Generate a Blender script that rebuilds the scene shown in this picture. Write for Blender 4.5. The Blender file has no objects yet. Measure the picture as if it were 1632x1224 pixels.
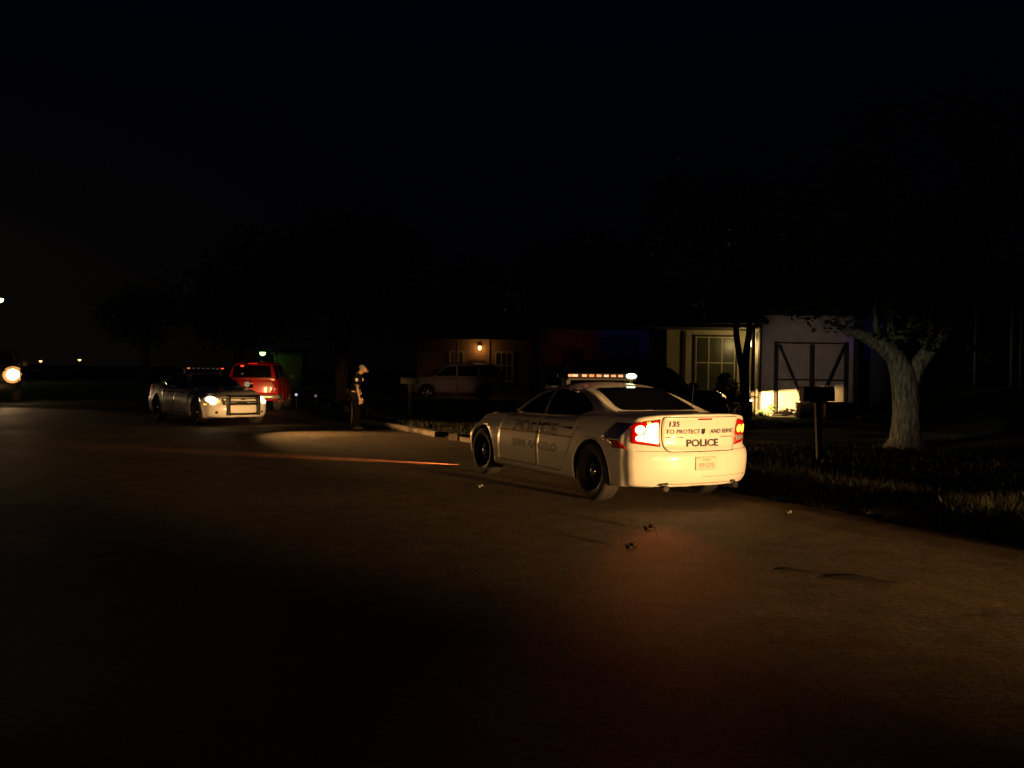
import bpy, bmesh, math, random
import numpy as np
from mathutils import Vector, Matrix
from mathutils.bvhtree import BVHTree
from mathutils.geometry import delaunay_2d_cdt
random.seed(7); np.random.seed(7)
R = math.radians
scene = bpy.context.scene
col = scene.collection

# ------------------------------------------------------------------ camera
FPX, CAMH, PIT, ROL = 1461.0, 1.596, -0.0146, 0.0134
cam_d = bpy.data.cameras.new("camera"); cam = bpy.data.objects.new("camera", cam_d); col.objects.link(cam)
cam_d.sensor_fit = 'HORIZONTAL'; cam_d.sensor_width = 36.0; cam_d.lens = 36.0 * FPX / 1632.0
cam_d.clip_start = 0.05; cam_d.clip_end = 3000
cam.matrix_world = (Matrix.Translation((0, 0, CAMH)) @ Matrix.Rotation(R(90) + PIT, 4, 'X') @ Matrix.Rotation(ROL, 4, 'Z'))
scene.camera = cam

# ------------------------------------------------------------------ world: night sky
world = bpy.data.worlds.new("World"); scene.world = world; world.use_nodes = True
wn = world.node_tree; wn.nodes.clear()
wo = wn.nodes.new('ShaderNodeOutputWorld'); bg = wn.nodes.new('ShaderNodeBackground')
bg2 = wn.nodes.new('ShaderNodeBackground'); addn = wn.nodes.new('ShaderNodeAddShader')
sky = wn.nodes.new('ShaderNodeTexSky'); sky.sky_type = 'NISHITA'; sky.sun_disc = False
sky.sun_elevation = R(-4); sky.sun_rotation = R(200)
bg.inputs['Strength'].default_value = 0.0003
wn.links.new(sky.outputs[0], bg.inputs['Color'])
tc = wn.nodes.new('ShaderNodeTexCoord'); sp = wn.nodes.new('ShaderNodeSeparateXYZ')
wn.links.new(tc.outputs['Generated'], sp.inputs[0])
rampz = wn.nodes.new('ShaderNodeMapRange'); rampz.inputs[1].default_value = 0.0; rampz.inputs[2].default_value = 0.30
rampz.inputs[3].default_value = 1.0; rampz.inputs[4].default_value = 0.0
wn.links.new(sp.outputs[2], rampz.inputs[0])
rampx = wn.nodes.new('ShaderNodeMapRange'); rampx.inputs[1].default_value = -0.15; rampx.inputs[2].default_value = -0.65
wn.links.new(sp.outputs[0], rampx.inputs[0])
mul = wn.nodes.new('ShaderNodeMath'); mul.operation = 'MULTIPLY'
wn.links.new(rampz.outputs[0], mul.inputs[0]); wn.links.new(rampx.outputs[0], mul.inputs[1])
mixc = wn.nodes.new('ShaderNodeMixRGB'); mixc.inputs[1].default_value = (0.0003, 0.0003, 0.0006, 1); mixc.inputs[2].default_value = (0.0042, 0.0030, 0.0020, 1)
up = wn.nodes.new('ShaderNodeMapRange'); up.inputs[1].default_value = 0.04; up.inputs[2].default_value = 0.34
wn.links.new(sp.outputs[2], up.inputs[0])
mixu = wn.nodes.new('ShaderNodeMixRGB'); mixu.inputs[1].default_value = (0.0005, 0.0005, 0.0006, 1); mixu.inputs[2].default_value = (0.0003, 0.0005, 0.0019, 1)
wn.links.new(up.outputs[0], mixu.inputs[0]); wn.links.new(mixu.outputs[0], mixc.inputs[1])
wn.links.new(mul.outputs[0], mixc.inputs[0]); wn.links.new(mixc.outputs[0], bg2.inputs['Color'])
wn.links.new(bg.outputs[0], addn.inputs[0]); wn.links.new(bg2.outputs[0], addn.inputs[1]); wn.links.new(addn.outputs[0], wo.inputs[0])

# ------------------------------------------------------------------ exposure
scene.view_settings.view_transform = 'Standard'; scene.view_settings.look = 'None'
scene.view_settings.exposure = 0.0; scene.view_settings.gamma = 1.0
scene.cycles.use_denoising = True
scene.cycles.max_bounces = 6
scene.cycles.sample_clamp_indirect = 2.0

# ------------------------------------------------------------------ lamps outside the vehicles
def aim(o, tgt, loc):
    o.matrix_world = Matrix.Translation(loc) @ (Vector(tgt) - Vector(loc)).to_track_quat('-Z', 'Y').to_matrix().to_4x4()
def spot(name, loc, tgt, power, color, size, blend=1.0, rad=0.06, flat=1.0, parent=None):
    l = bpy.data.lights.new(name, 'SPOT'); l.energy = power; l.color = color; l.spot_size = R(size); l.spot_blend = blend
    l.shadow_soft_size = rad
    o = bpy.data.objects.new(name, l); col.objects.link(o); aim(o, tgt, loc)
    o.matrix_world = o.matrix_world @ Matrix.Diagonal((1, flat, 1, 1))
    return o
def point(name, loc, power, color, rad=0.05):
    l = bpy.data.lights.new(name, 'POINT'); l.energy = power; l.color = color; l.shadow_soft_size = rad
    o = bpy.data.objects.new(name, l); col.objects.link(o); o.location = loc
    return o
WARM = (1.0, 0.53, 0.18); ROADW = (1.0, .50, .15)
moon = bpy.data.lights.new("moon", 'SUN'); moon.energy = 0.004; moon.angle = R(0.5); moon.color = (1, 0.95, 0.85)
mo = bpy.data.objects.new("moon", moon); col.objects.link(mo); mo.rotation_euler = (R(50), 0, R(-20))
# low beams of the car waiting behind the patrol car, just right of the picture
spot("low_beam_or_fill", (14.6, -7.2, .80), (0.2, 11.2, .60), 28000, WARM, 25, 1.0, .07, .46)
spot("low_beam_or_fill", (15.9, -6.6, .80), (0.7, 11.3, .60), 15000, WARM, 24, 1.0, .07, .46)
spot("low_beam_or_fill", (5.0, -3.0, .85), (1.3, 10.6, .60), 1500, WARM, 6, 1.0, .06, .8)  # added fill for the near car's rear quarter, no headlamp of its own
# beams of the patrol car facing us
spot("low_beam_or_fill", (-7.45, 24.05, .66), (-2.0, 20.2, .0), 3300, ROADW, 64, 1.0, .06, .34)
spot("low_beam_or_fill", (-6.4, 25.0, .66), (1.6, 22.3, .0), 1500, ROADW, 58, 1.0, .06, .24)
# fill spots added for the far bumper, the officer and the red vehicle
spot("low_beam_or_fill", (2.5, -2.0, .75), (-6.9, 25.2, .42), 42000, WARM, 8, 1.0, .05, .30)
spot("low_beam_or_fill", (2.5, -2.0, 1.20), (-4.4, 26.0, 1.15), 10000, WARM, 8, 1.0, .05, .42)
spot("low_beam_or_fill", (3.5, -1.0, 1.4), (-8.9, 33.0, 1.1), 9500, WARM, 4, 1.0, .05, .6)
# oncoming vehicle at the far left
spot("low_beam_or_fill", (-20.6, 37.2, 1.13), (-11, 20, 0), 350, (1, .62, .3), 60, 1.0, .1, .4)
# added amber spots drawing the road streak ahead of the near patrol car
spot("streak_spot", (-.42, 15.25, .22), (-2.5, 15.98, .0), 1150, (1, .20, .04), 13, 1.0, .03, 3.0)
spot("streak_spot", (-.42, 15.25, .22), (-1.5, 15.63, .0), 300, (1, .42, .10), 14, 1.0, .02, 2.4)
# glow of the lit tail lamp on the road
spot("tail_glow", (1.66, 10.45, .92), (1.35, 7.6, 0), 40, (1, .16, .03), 34, 1.0, .05, 1.9)
# roof beacons, throwing red and blue on the houses
spot("red_beacon_or_fill", (1.1, 13.4, 1.72), (2.4, 36, 2.4), 200, (1, .02, .16), 8, 1.0, .03)
spot("red_beacon_or_fill", (.95, 13.6, 1.72), (-3.4, 46, 1.0), 1100, (1, .44, .26), 7, 1.0, .03)  # added fill so the pale parked vehicle shows, not a beacon
spot("beacon_blue", (1.5, 13.2, 1.72), (4.6, 36, 3.4), 300, (.05, .05, 1), 9, 1.0, .03)
spot("beacon_blue", (1.6, 13.1, 1.72), (13.3, 34.2, 3.0), 1100, (.16, .01, 1), 5, 1.0, .03)
spot("fill_spot", (1.5, 20.0, 3.2), (10.6, 33.3, 2.1), 950, (1, .74, .55), 17, 1.0, .03)  # added fill for the gable wall, hung over the yard without a lamp
spot("red_beacon_or_fill", (12.5, 0.0, 1.5), (8.45, 18.9, .9), 260, (1, .03, .16), 7, 1.0, .03)  # added off-frame spot putting a red edge on the forked trunk
# added overhead fills without a fixture: forked trunk, rear deck of the near car
spot("fill_spot", (-1.0, 10.0, 4.5), (8.0, 18.9, 1.40), 900, (1, .90, .58), 14, 1.0, .2)
spot("fill_spot", (5.5, 2.0, 6.0), (1.7, 12.3, 1.3), 85, (1, .40, .24), 24, 1.0, .2)

# ------------------------------------------------------------------ materials
MATS = {}
def mat(name, color=(.5, .5, .5), rough=.5, metal=0.0, emit=None, strength=0.0, coat=0.0, noise=0.0, nscale=8.0, bump=0.0, bscale=40.0, spec=.5):
    if name in MATS: return MATS[name]
    m = bpy.data.materials.new(name); m.use_nodes = True; nt = m.node_tree; b = nt.nodes['Principled BSDF']
    b.inputs['Base Color'].default_value = (*color, 1); b.inputs['Roughness'].default_value = rough
    b.inputs['Metallic'].default_value = metal; b.inputs['Coat Weight'].default_value = coat
    b.inputs['Coat Roughness'].default_value = .12
    b.inputs['Specular IOR Level'].default_value = spec
    if emit: b.inputs['Emission Color'].default_value = (*emit, 1); b.inputs['Emission Strength'].default_value = strength
    if noise or bump:
        t = nt.nodes.new('ShaderNodeTexCoord')
    if noise:
        n = nt.nodes.new('ShaderNodeTexNoise'); n.inputs['Scale'].default_value = nscale; n.inputs['Detail'].default_value = 6
        nt.links.new(t.outputs['Object'], n.inputs['Vector'])
        r = nt.nodes.new('ShaderNodeMapRange'); r.inputs[1].default_value = .3; r.inputs[2].default_value = .7
        r.inputs[3].default_value = 1 - noise; r.inputs[4].default_value = 1 + noise * .5
        nt.links.new(n.outputs['Fac'], r.inputs[0])
        mx = nt.nodes.new('ShaderNodeVectorMath'); mx.operation = 'SCALE'; mx.inputs[0].default_value = color
        nt.links.new(r.outputs[0], mx.inputs['Scale']); nt.links.new(mx.outputs[0], b.inputs['Base Color'])
    if bump:
        n2 = nt.nodes.new('ShaderNodeTexNoise'); n2.inputs['Scale'].default_value = bscale; n2.inputs['Detail'].default_value = 5
        nt.links.new(t.outputs['Object'], n2.inputs['Vector'])
        bp = nt.nodes.new('ShaderNodeBump'); bp.inputs['Strength'].default_value = bump; bp.inputs['Distance'].default_value = .02
        nt.links.new(n2.outputs['Fac'], bp.inputs['Height']); nt.links.new(bp.outputs[0], b.inputs['Normal'])
    MATS[name] = m
    return m

def asphalt():
    m = bpy.data.materials.new('asphalt'); m.use_nodes = True; nt = m.node_tree; b = nt.nodes['Principled BSDF']; L = nt.links
    t = nt.nodes.new('ShaderNodeTexCoord')
    def noise(s, d=5, rough=.55):
        n = nt.nodes.new('ShaderNodeTexNoise'); n.inputs['Scale'].default_value = s; n.inputs['Detail'].default_value = d; n.inputs['Roughness'].default_value = rough
        L.new(t.outputs['Object'], n.inputs['Vector']); return n
    big = noise(.35, 6); med = noise(3.0, 8, .7); fine = noise(90, 3, .7); grain = noise(22, 4, .75)
    def mr(src, a, bb, c, d):
        r = nt.nodes.new('ShaderNodeMapRange'); r.inputs[1].default_value = a; r.inputs[2].default_value = bb; r.inputs[3].default_value = c; r.inputs[4].default_value = d
        L.new(src, r.inputs[0]); return r.outputs[0]
    def mm(a, c, op='MULTIPLY'):
        n = nt.nodes.new('ShaderNodeMath'); n.operation = op; L.new(a, n.inputs[0])
        if isinstance(c, float): n.inputs[1].default_value = c
        else: L.new(c, n.inputs[1])
        return n.outputs[0]
    v = nt.nodes.new('ShaderNodeTexVoronoi'); v.feature = 'DISTANCE_TO_EDGE'; v.inputs['Scale'].default_value = .42
    wv = nt.nodes.new('ShaderNodeVectorMath'); wv.operation = 'ADD'
    wsc = nt.nodes.new('ShaderNodeVectorMath'); wsc.operation = 'SCALE'; wsc.inputs['Scale'].default_value = .9
    n4 = noise(1.6, 6); L.new(n4.outputs['Color'], wsc.inputs[0]); L.new(t.outputs['Object'], wv.inputs[0]); L.new(wsc.outputs[0], wv.inputs[1]); L.new(wv.outputs[0], v.inputs['Vector'])
    crack = mr(v.outputs['Distance'], 0.0, .007, .75, 1.0)
    f = mm(mm(mm(mr(big.outputs['Fac'], .3, .7, .68, 1.25), mr(med.outputs['Fac'], .3, .7, .6, 1.3)), mm(mr(fine.outputs['Fac'], .3, .7, .5, 1.5), mr(grain.outputs['Fac'], .32, .68, .5, 1.5))), crack)
    s = nt.nodes.new('ShaderNodeVectorMath'); s.operation = 'SCALE'; s.inputs[0].default_value = (.160, .122, .088)
    L.new(f, s.inputs['Scale']); L.new(s.outputs[0], b.inputs['Base Color'])
    L.new(mr(big.outputs['Fac'], .3, .7, .62, .78), b.inputs['Roughness']); b.inputs['Specular IOR Level'].default_value = .15
    bp = nt.nodes.new('ShaderNodeBump'); bp.inputs['Strength'].default_value = 1.0; bp.inputs['Distance'].default_value = .022
    L.new(mm(mm(fine.outputs['Fac'], .5), mm(mm(crack, 1.0), mm(grain.outputs['Fac'], .5), 'ADD'), 'ADD'), bp.inputs['Height']); L.new(bp.outputs[0], b.inputs['Normal'])
    return m
M_asph = asphalt()
M_soil = mat('lawn_soil', (.050, .052, .022), .95, noise=.5, nscale=3, bump=.8, bscale=25)
M_conc = mat('kerb_concrete', (.13, .105, .08), .85, noise=.6, nscale=5, bump=.5, bscale=30)
M_white = mat('white_paint', (.80, .79, .75), .38, coat=.5, noise=.05, nscale=3)
M_red = mat('red_paint', (.45, .012, .010), .35, coat=.6)
M_redrefl = mat('rear_door_red', (.55, .02, .015), .35, coat=.5)
M_black = mat('black_trim', (.012, .012, .013), .55)
M_seam = mat('seam_black', (.008, .008, .008), .8)
M_glass = mat('tinted_glass', (.006, .006, .007), .06, spec=.7)
M_rubber = mat('tyre_rubber', (.028, .026, .025), .85, noise=.4, nscale=20, bump=.3, bscale=60)
M_steel = mat('black_steel', (.018, .018, .018), .45)
M_chrome = mat('chrome', (.75, .75, .75), .18, metal=1)
M_under = mat('underbody', (.01, .01, .01), .9)
M_blue = mat('blue_stripe', (.02, .03, .16), .4, coat=.3)
M_rstripe = mat('red_stripe', (.42, .015, .012), .4, coat=.3)
M_letter = mat('letter_blue_black', (.018, .018, .05), .5)
M_darkpaint = mat('dark_paint', (.012, .012, .016), .25, coat=.8)
M_tail = mat('tail_lens', (.35, .004, .004), .2, emit=(1, .0, .0), strength=.32, coat=.5)
M_tailoff = mat('tail_lens_off', (.25, .004, .004), .2, coat=.5)
M_hot = mat('tail_lamp_hot', (1, .8, .4), .3, emit=(1, .62, .22), strength=9)
M_hot2 = mat('tail_lamp_amber', (1, .5, .2), .3, emit=(1, .36, .04), strength=2.4)
M_head = mat('headlamp_lit', (1, .9, .7), .3, emit=(1, .74, .38), strength=16)
M_headfar = mat('headlamp_far', (1, .9, .7), .3, emit=(1, .78, .42), strength=9)
M_turn = mat('turn_lamp', (1, .5, .1), .3, emit=(1, .42, .06), strength=2.5)
M_amber = mat('marker_amber', (1, .4, .1), .3, emit=(1, .40, .06), strength=1.6)
M_lens = mat('clear_lens', (.35, .35, .35), .15, coat=1)

# ------------------------------------------------------------------ generic mesh helpers
def tag(o, label=None, cat=None, group=None, kind=None):
    if label: o['label'] = label
    if cat: o['category'] = cat
    if group: o['group'] = group
    if kind: o['kind'] = kind
    return o
def thing(name, label, cat, loc=(0, 0, 0), rz=0.0, group=None):
    o = bpy.data.objects.new(name, None); col.objects.link(o); o.location = loc; o.rotation_euler = (0, 0, rz)
    return tag(o, label, cat, group)
def obj(name, bm, m, parent=None, smooth=False, loc=None, label=None):
    me = bpy.data.meshes.new(name); bm.normal_update(); bm.to_mesh(me); bm.free()
    for mm_ in (m if isinstance(m, (list, tuple)) else [m]): me.materials.append(mm_)
    if smooth:
        for p in me.polygons: p.use_smooth = True
    o = bpy.data.objects.new(name, me); col.objects.link(o)
    if parent: o.parent = parent
    if loc: o.location = loc
    if label: o['label'] = label
    return o
def raw(name, V, F, m, parent=None, smooth=False):
    me = bpy.data.meshes.new(name); me.from_pydata([tuple(v) for v in V], [], F); me.update(); me.materials.append(m)
    if smooth:
        for p in me.polygons: p.use_smooth = True
    o = bpy.data.objects.new(name, me); col.objects.link(o)
    if parent: o.parent = parent
    return o
def box(bm, x0, x1, y0, y1, z0, z1, bev=0.0, mtx=None, mi=0):
    r = bmesh.ops.create_cube(bm, size=1.0)
    vs = r['verts']
    for v in vs:
        v.co = Vector(((x0 + x1) / 2 + v.co.x * (x1 - x0), (y0 + y1) / 2 + v.co.y * (y1 - y0), (z0 + z1) / 2 + v.co.z * (z1 - z0)))
    fs = list({f for v in vs for f in v.link_faces})
    for f in fs: f.material_index = mi
    if bev > 0:
        es = list({e for v in vs for e in v.link_edges})
        rb = bmesh.ops.bevel(bm, geom=es, offset=bev, segments=2, affect='EDGES', profile=.7)
        vs = list({v for f in rb['faces'] for v in f.verts} | {v for v in vs if v.is_valid})
    if mtx is not None:
        bmesh.ops.transform(bm, matrix=mtx, verts=[v for v in vs if v.is_valid])
def tube(bm, pts, radii, seg=8, cap=True, mi=0):
    pts = [Vector(p) for p in pts]
    if not isinstance(radii, (list, tuple)): radii = [radii] * len(pts)
    rings = []; ref = None
    for i, p in enumerate(pts):
        d = (pts[min(i + 1, len(pts) - 1)] - pts[max(i - 1, 0)]).normalized()
        if ref is None: ref = d.orthogonal().normalized()
        a = (ref - d * ref.dot(d)).normalized(); ref = a; b = d.cross(a)
        rings.append([bm.verts.new(p + (a * math.cos(2 * math.pi * k / seg) + b * math.sin(2 * math.pi * k / seg)) * radii[i]) for k in range(seg)])
    for i in range(len(rings) - 1):
        for k in range(seg):
            f = bm.faces.new((rings[i][k], rings[i][(k + 1) % seg], rings[i + 1][(k + 1) % seg], rings[i + 1][k])); f.material_index = mi; f.smooth = True
    if cap:
        bm.faces.new(rings[0][::-1]).material_index = mi; bm.faces.new(rings[-1]).material_index = mi
def lathe(bm, prof, seg=32, mtx=None, mi=0, mis=None):
    """prof: (r, h) revolve round local Z"""
    rings = []; allv = []
    for r, h in prof:
        if r < 1e-5:
            v = bm.verts.new((0, 0, h)); rings.append([v]); allv.append(v)
        else:
            ring = [bm.verts.new((r * math.cos(2 * math.pi * k / seg), r * math.sin(2 * math.pi * k / seg), h)) for k in range(seg)]; rings.append(ring); allv += ring
    for i in range(len(rings) - 1):
        a, b = rings[i], rings[i + 1]
        for k in range(seg):
            k2 = (k + 1) % seg
            if len(a) == 1 and len(b) == 1: continue
            if len(a) == 1: f = bm.faces.new((a[0], b[k], b[k2]))
            elif len(b) == 1: f = bm.faces.new((a[k], b[0], a[k2]))
            else: f = bm.faces.new((a[k], b[k], b[k2], a[k2]))
            f.material_index = (mis[i] if not callable(mis) else mis(i, k)) if mis else mi; f.smooth = True
    if mtx is not None: bmesh.ops.transform(bm, matrix=mtx, verts=allv)
def MB(): return bmesh.new()
def bobj(name, args_list, m, parent=None, **kw):
    bm = MB()
    for a in args_list: box(bm, *a)
    return obj(name, bm, m, parent, **kw)
def copy_tree(o, parent=None):
    c = o.copy(); col.objects.link(c)
    if parent is not None: c.parent = parent
    for ch in list(o.children): copy_tree(ch, c)
    return c

# ------------------------------------------------------------------ street frame
SO = Vector((3.2, 12.0, 0)); SD = Vector((-.454, .891, 0)); ST = Vector((-.891, -.454, 0))
def street(s, t, z=0.0): return SO + SD * s + ST * t + Vector((0, 0, z))
def s_smooth(a, b, x):
    x = min(1, max(0, (x - a) / (b - a))); return x * x * (3 - 2 * x)
def lawn_z(x, y):
    p = Vector((x, y, 0)) - SO; t = p.dot(ST); s = p.dot(SD)
    if t < 0: z = -.05 + .14 * s_smooth(0, .35, -t)
    elif t > 12.0: z = -.05 + .14 * s_smooth(12.0, 12.4, t)
    else: z = -.05
    if s > 18.5 and t < 0: z = min(z, -.05 + .14 * s_smooth(1.6, 2.6, -t)) if s > 23 else z
    # the neighbouring lot on the right lies higher
    z += 1.15 * s_smooth(12.5, 15.5, x) * s_smooth(22, 30, y) * (1 - s_smooth(60, 70, y))
    return z
# ground sheet
tt = sorted(set([-1500, -600, -250, -120, -80, -60] + [-50 + 2 * i for i in range(22)] + [-8, -6.5, -5, -4, -3.2, -2.6, -2.1, -1.6, -1.2, -.9, -.6, -.45, -.35, -.25, -.17, -.08, 0, .2, 3, 7, 10.5, 11.9, 12, 12.1, 12.2, 12.3, 12.4, 13.5, 15, 20, 30, 60, 120, 300, 900]))
ss = sorted(set([-800, -200, -60, -30, -20, -14] + [-12 + 1.0 * i for i in range(72)] + [62, 66, 72, 80, 100, 140, 220, 400, 900, 2000]))
V = []; F = []
for s in ss:
    for t in tt:
        p = street(s, t); z = lawn_z(p.x, p.y)
        if t < -1 and -12 < s < 58: z += .02 * math.sin(s * 1.3 + t * .7) * math.sin(t * .9)
        V.append((p.x, p.y, z))
n = len(tt)
for i in range(len(ss) - 1):
    for j in range(n - 1): F.append((i * n + j, i * n + j + 1, (i + 1) * n + j + 1, (i + 1) * n + j))
g = raw('ground', V, F, M_soil); tag(g, kind='structure')
# road sheet
V = []; F = []
rs = [-700, -100, -30] + [-20 + i * .5 for i in range(80)] + [20 + i for i in range(50)] + [80, 120, 250, 600, 1500]
rt = [0, .15, .4, 1, 2, 3, 4, 5, 6, 7, 8, 9, 10, 11, 12.0]
for s in rs:
    for j, t in enumerate(rt):
        e = (.10 * math.sin(s * 1.9) + .09 * math.sin(s * 5.3 + 1) + .07 * math.sin(s * 11.3) + .05 * math.sin(s * 23)) if j == 0 else 0
        if s > 23 and j == 0: e = -1.4
        p = street(s, t + e); V.append((p.x, p.y, 0))
n = len(rt)
for i in range(len(rs) - 1):
    for j in range(n - 1): F.append((i * n + j, i * n + j + 1, (i + 1) * n + j + 1, (i + 1) * n + j))
tag(raw('road', V, F, M_asph), kind='structure')
# kerbs
def kerb(pts, w=.16, h=.13, name='kerb'):
    V = []; F = []; pr = [(-w / 2, -.05), (-w / 2, h * .8), (-w / 2 + .03, h), (w / 2 - .03, h), (w / 2, h * .8), (w / 2, -.05)]
    P = [Vector(p) for p in pts]
    for i, p in enumerate(P):
        d = (P[min(i + 1, len(P) - 1)] - P[max(i - 1, 0)]).normalized(); nn = Vector((-d.y, d.x, 0))
        j = random.uniform(-.012, .012)
        for a, b in pr: q = p + nn * (a + j); V.append((q.x, q.y, b + j * .6))
    k = len(pr)
    for i in range(len(P) - 1):
        for j in range(k - 1): F.append((i * k + j, (i + 1) * k + j, (i + 1) * k + j + 1, i * k + j + 1))
    F.append(tuple(range(k))); F.append(tuple((len(P) - 1) * k + j for j in range(k))[::-1])
    return raw(name, V, F, M_conc)
tag(kerb([street(10.95 + i * .5, -.02) for i in range(14)]), kind='structure')
tag(kerb([street(17.75 + i * .5, -.02 - (.25 if i % 2 else .22)) for i in range(8)]), kind='structure')
tag(kerb([street(9.85, .05), street(9.95, -.25), street(10.15, -.7), street(10.2, -1.4), street(10.2, -3.2)], w=.3, h=.14), kind='structure')
# driveway of pale concrete behind the near patrol car
V = [street(5.6, .0, .095), street(9.6, .0, .095), street(9.6, -12.5, .112), street(5.6, -12.5, .112)]
V = [tuple(v) for v in V] + [(v.x, v.y, -.1) for v in V]
tag(raw('driveway', V, [(0, 1, 2, 3), (0, 4, 5, 1), (1, 5, 6, 2), (2, 6, 7, 3), (3, 7, 4, 0)], mat('drive_concrete', (.20, .17, .13), .9, noise=.3, nscale=2, bump=.3)), kind='structure')

# ------------------------------------------------------------------ vehicles: lofted bodies
def interp(xs, ys, x): return float(np.interp(x, xs, ys))
def smoothcurve(pts, k=.16):
    xs = np.array([p[0] for p in pts]); ys = np.array([p[1] for p in pts])
    o = np.argsort(xs); xs, ys = xs[o], ys[o]
    g_ = np.linspace(xs[0], xs[-1], 300); y = np.interp(g_, xs, ys)
    st = g_[1] - g_[0]; n_ = max(1, int(k / st)); ker = np.hanning(2 * n_ + 3); ker /= ker.sum()
    yp = np.pad(y, n_ + 1, mode='edge')
    # linear extrapolation keeps the ends
    yp[:n_ + 1] = y[0] + (y[1] - y[0]) * np.arange(-n_ - 1, 0); yp[-n_ - 1:] = y[-1] + (y[-1] - y[-2]) * np.arange(1, n_ + 2)
    y2 = np.convolve(yp, ker, 'valid')
    return lambda x: float(np.interp(x, g_, y2))
def catmull(P, n_):
    P = [np.array(p, float) for p in P]; P = [2 * P[0] - P[1]] + P + [2 * P[-1] - P[-2]]
    out = []; seg = len(P) - 3
    for i in range(n_):
        u = i / (n_ - 1) * seg; k = min(int(u), seg - 1); f = u - k; p0, p1, p2, p3 = P[k:k + 4]
        out.append(.5 * ((2 * p1) + (-p0 + p2) * f + (2 * p0 - 5 * p1 + 4 * p2 - p3) * f * f + (-p0 + 3 * p1 - 3 * p2 + p3) * f ** 3))
    return out
def loft_body(S):
    X0, X1 = S['rear'], S['front']
    zb, w, zs, ws, zt = (smoothcurve(S[k]) for k in ('zb', 'w', 'zs', 'ws', 'zt'))
    rp = smoothcurve(S['rprof'], .025); fp = smoothcurve(S['fprof'], .03)
    xs = [X0, X0 + .015, X0 + .04] + list(np.linspace(X0 + .08, X1 - .08, 84)) + [X1 - .04, X1 - .015, X1]
    NS = 30; secs = []
    for x in xs:
        e = min(x - X0, X1 - x); sh = .035 * (1 - min(1, e / .05)) ** 2
        W = w(x) - sh; Ws = ws(x) - sh; b = zb(x) + sh * .5; s = zs(x) - sh * .3; t = zt(x) - sh * .3
        wl = S.get('waist', .62)
        pts = [(0, b), (W * .6, b), (W * .90, b + .005), (W * .965, b + .05), (W * .985, b + .16), (W, b + (wl - b) * .75), (W - .004, wl + .02), (W - .35 * (W - Ws), wl + .55 * (s - wl)), (Ws + .012, s - .02), (Ws - .05, s + .35 * (t - s) + .012), (Ws * .62, s + .8 * (t - s) + .008), (0, t)]
        secs.append(catmull(pts, NS))
    def warp(x, y, z):
        wm = w(x)
        a = s_smooth(.55, 0, x - X0); bb = s_smooth(.7, 0, X1 - x)
        x += a * (rp(z) - X0 + S['rbow'] * (abs(y) / .92) ** 2.6)
        x -= bb * (X1 - fp(z) + S['fbow'] * (abs(y) / .92) ** 2.2)
        return (x, y, z)
    V = []; F = []
    nx = len(xs); ring = 2 * NS - 2
    def vid(i, j, side):
        if j == 0: return i * ring
        if j == NS - 1: return i * ring + NS - 1
        return i * ring + (j if side > 0 else ring - j)
    for i, x in enumerate(xs):
        c = secs[i]
        for j in range(NS): V.append(warp(x, c[j][0] if j not in (0, NS - 1) else 0, c[j][1]))
        for j in range(NS - 2, 0, -1): V.append(warp(x, -c[j][0], c[j][1]))
    for i in range(nx - 1):
        for k in range(ring):
            k2 = (k + 1) % ring
            F.append((i * ring + k, i * ring + k2, (i + 1) * ring + k2, (i + 1) * ring + k))
    KC = 16
    for i, flip in ((0, False), (nx - 1, True)):
        c = secs[i]; x = xs[i]; rows = []
        for j in range(1, NS - 1):
            row = []
            for k in range(KC + 1):
                u = 1 - 2 * k / KC
                if k == 0: row.append(vid(i, j, 1)); continue
                if k == KC: row.append(vid(i, j, -1)); continue
                y = c[j][0] * u; z = c[j][1]
                if j >= NS - 6: z = c[j][1] + (c[NS - 1][1] - c[j][1]) * .75 * (1 - u * u)
                V.append(warp(x, y, z)); row.append(len(V) - 1)
            rows.append(row)
        def addf(q): F.append(tuple(q[::-1]) if flip else tuple(q))
        for r in range(len(rows) - 1):
            for k in range(KC): addf((rows[r][k], rows[r][k + 1], rows[r + 1][k + 1], rows[r + 1][k]))
        for k in range(KC):
            addf((vid(i, 0, 1), rows[0][k + 1], rows[0][k])); addf((vid(i, NS - 1, 1), rows[-1][k], rows[-1][k + 1]))
    me = bpy.data.meshes.new('tmp'); me.from_pydata(V, [], F)
    bm = bmesh.new(); bm.from_mesh(me); bmesh.ops.recalc_face_normals(bm, faces=bm.faces); bm.to_mesh(me); bm.free(); bpy.data.meshes.remove
    return me
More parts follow.
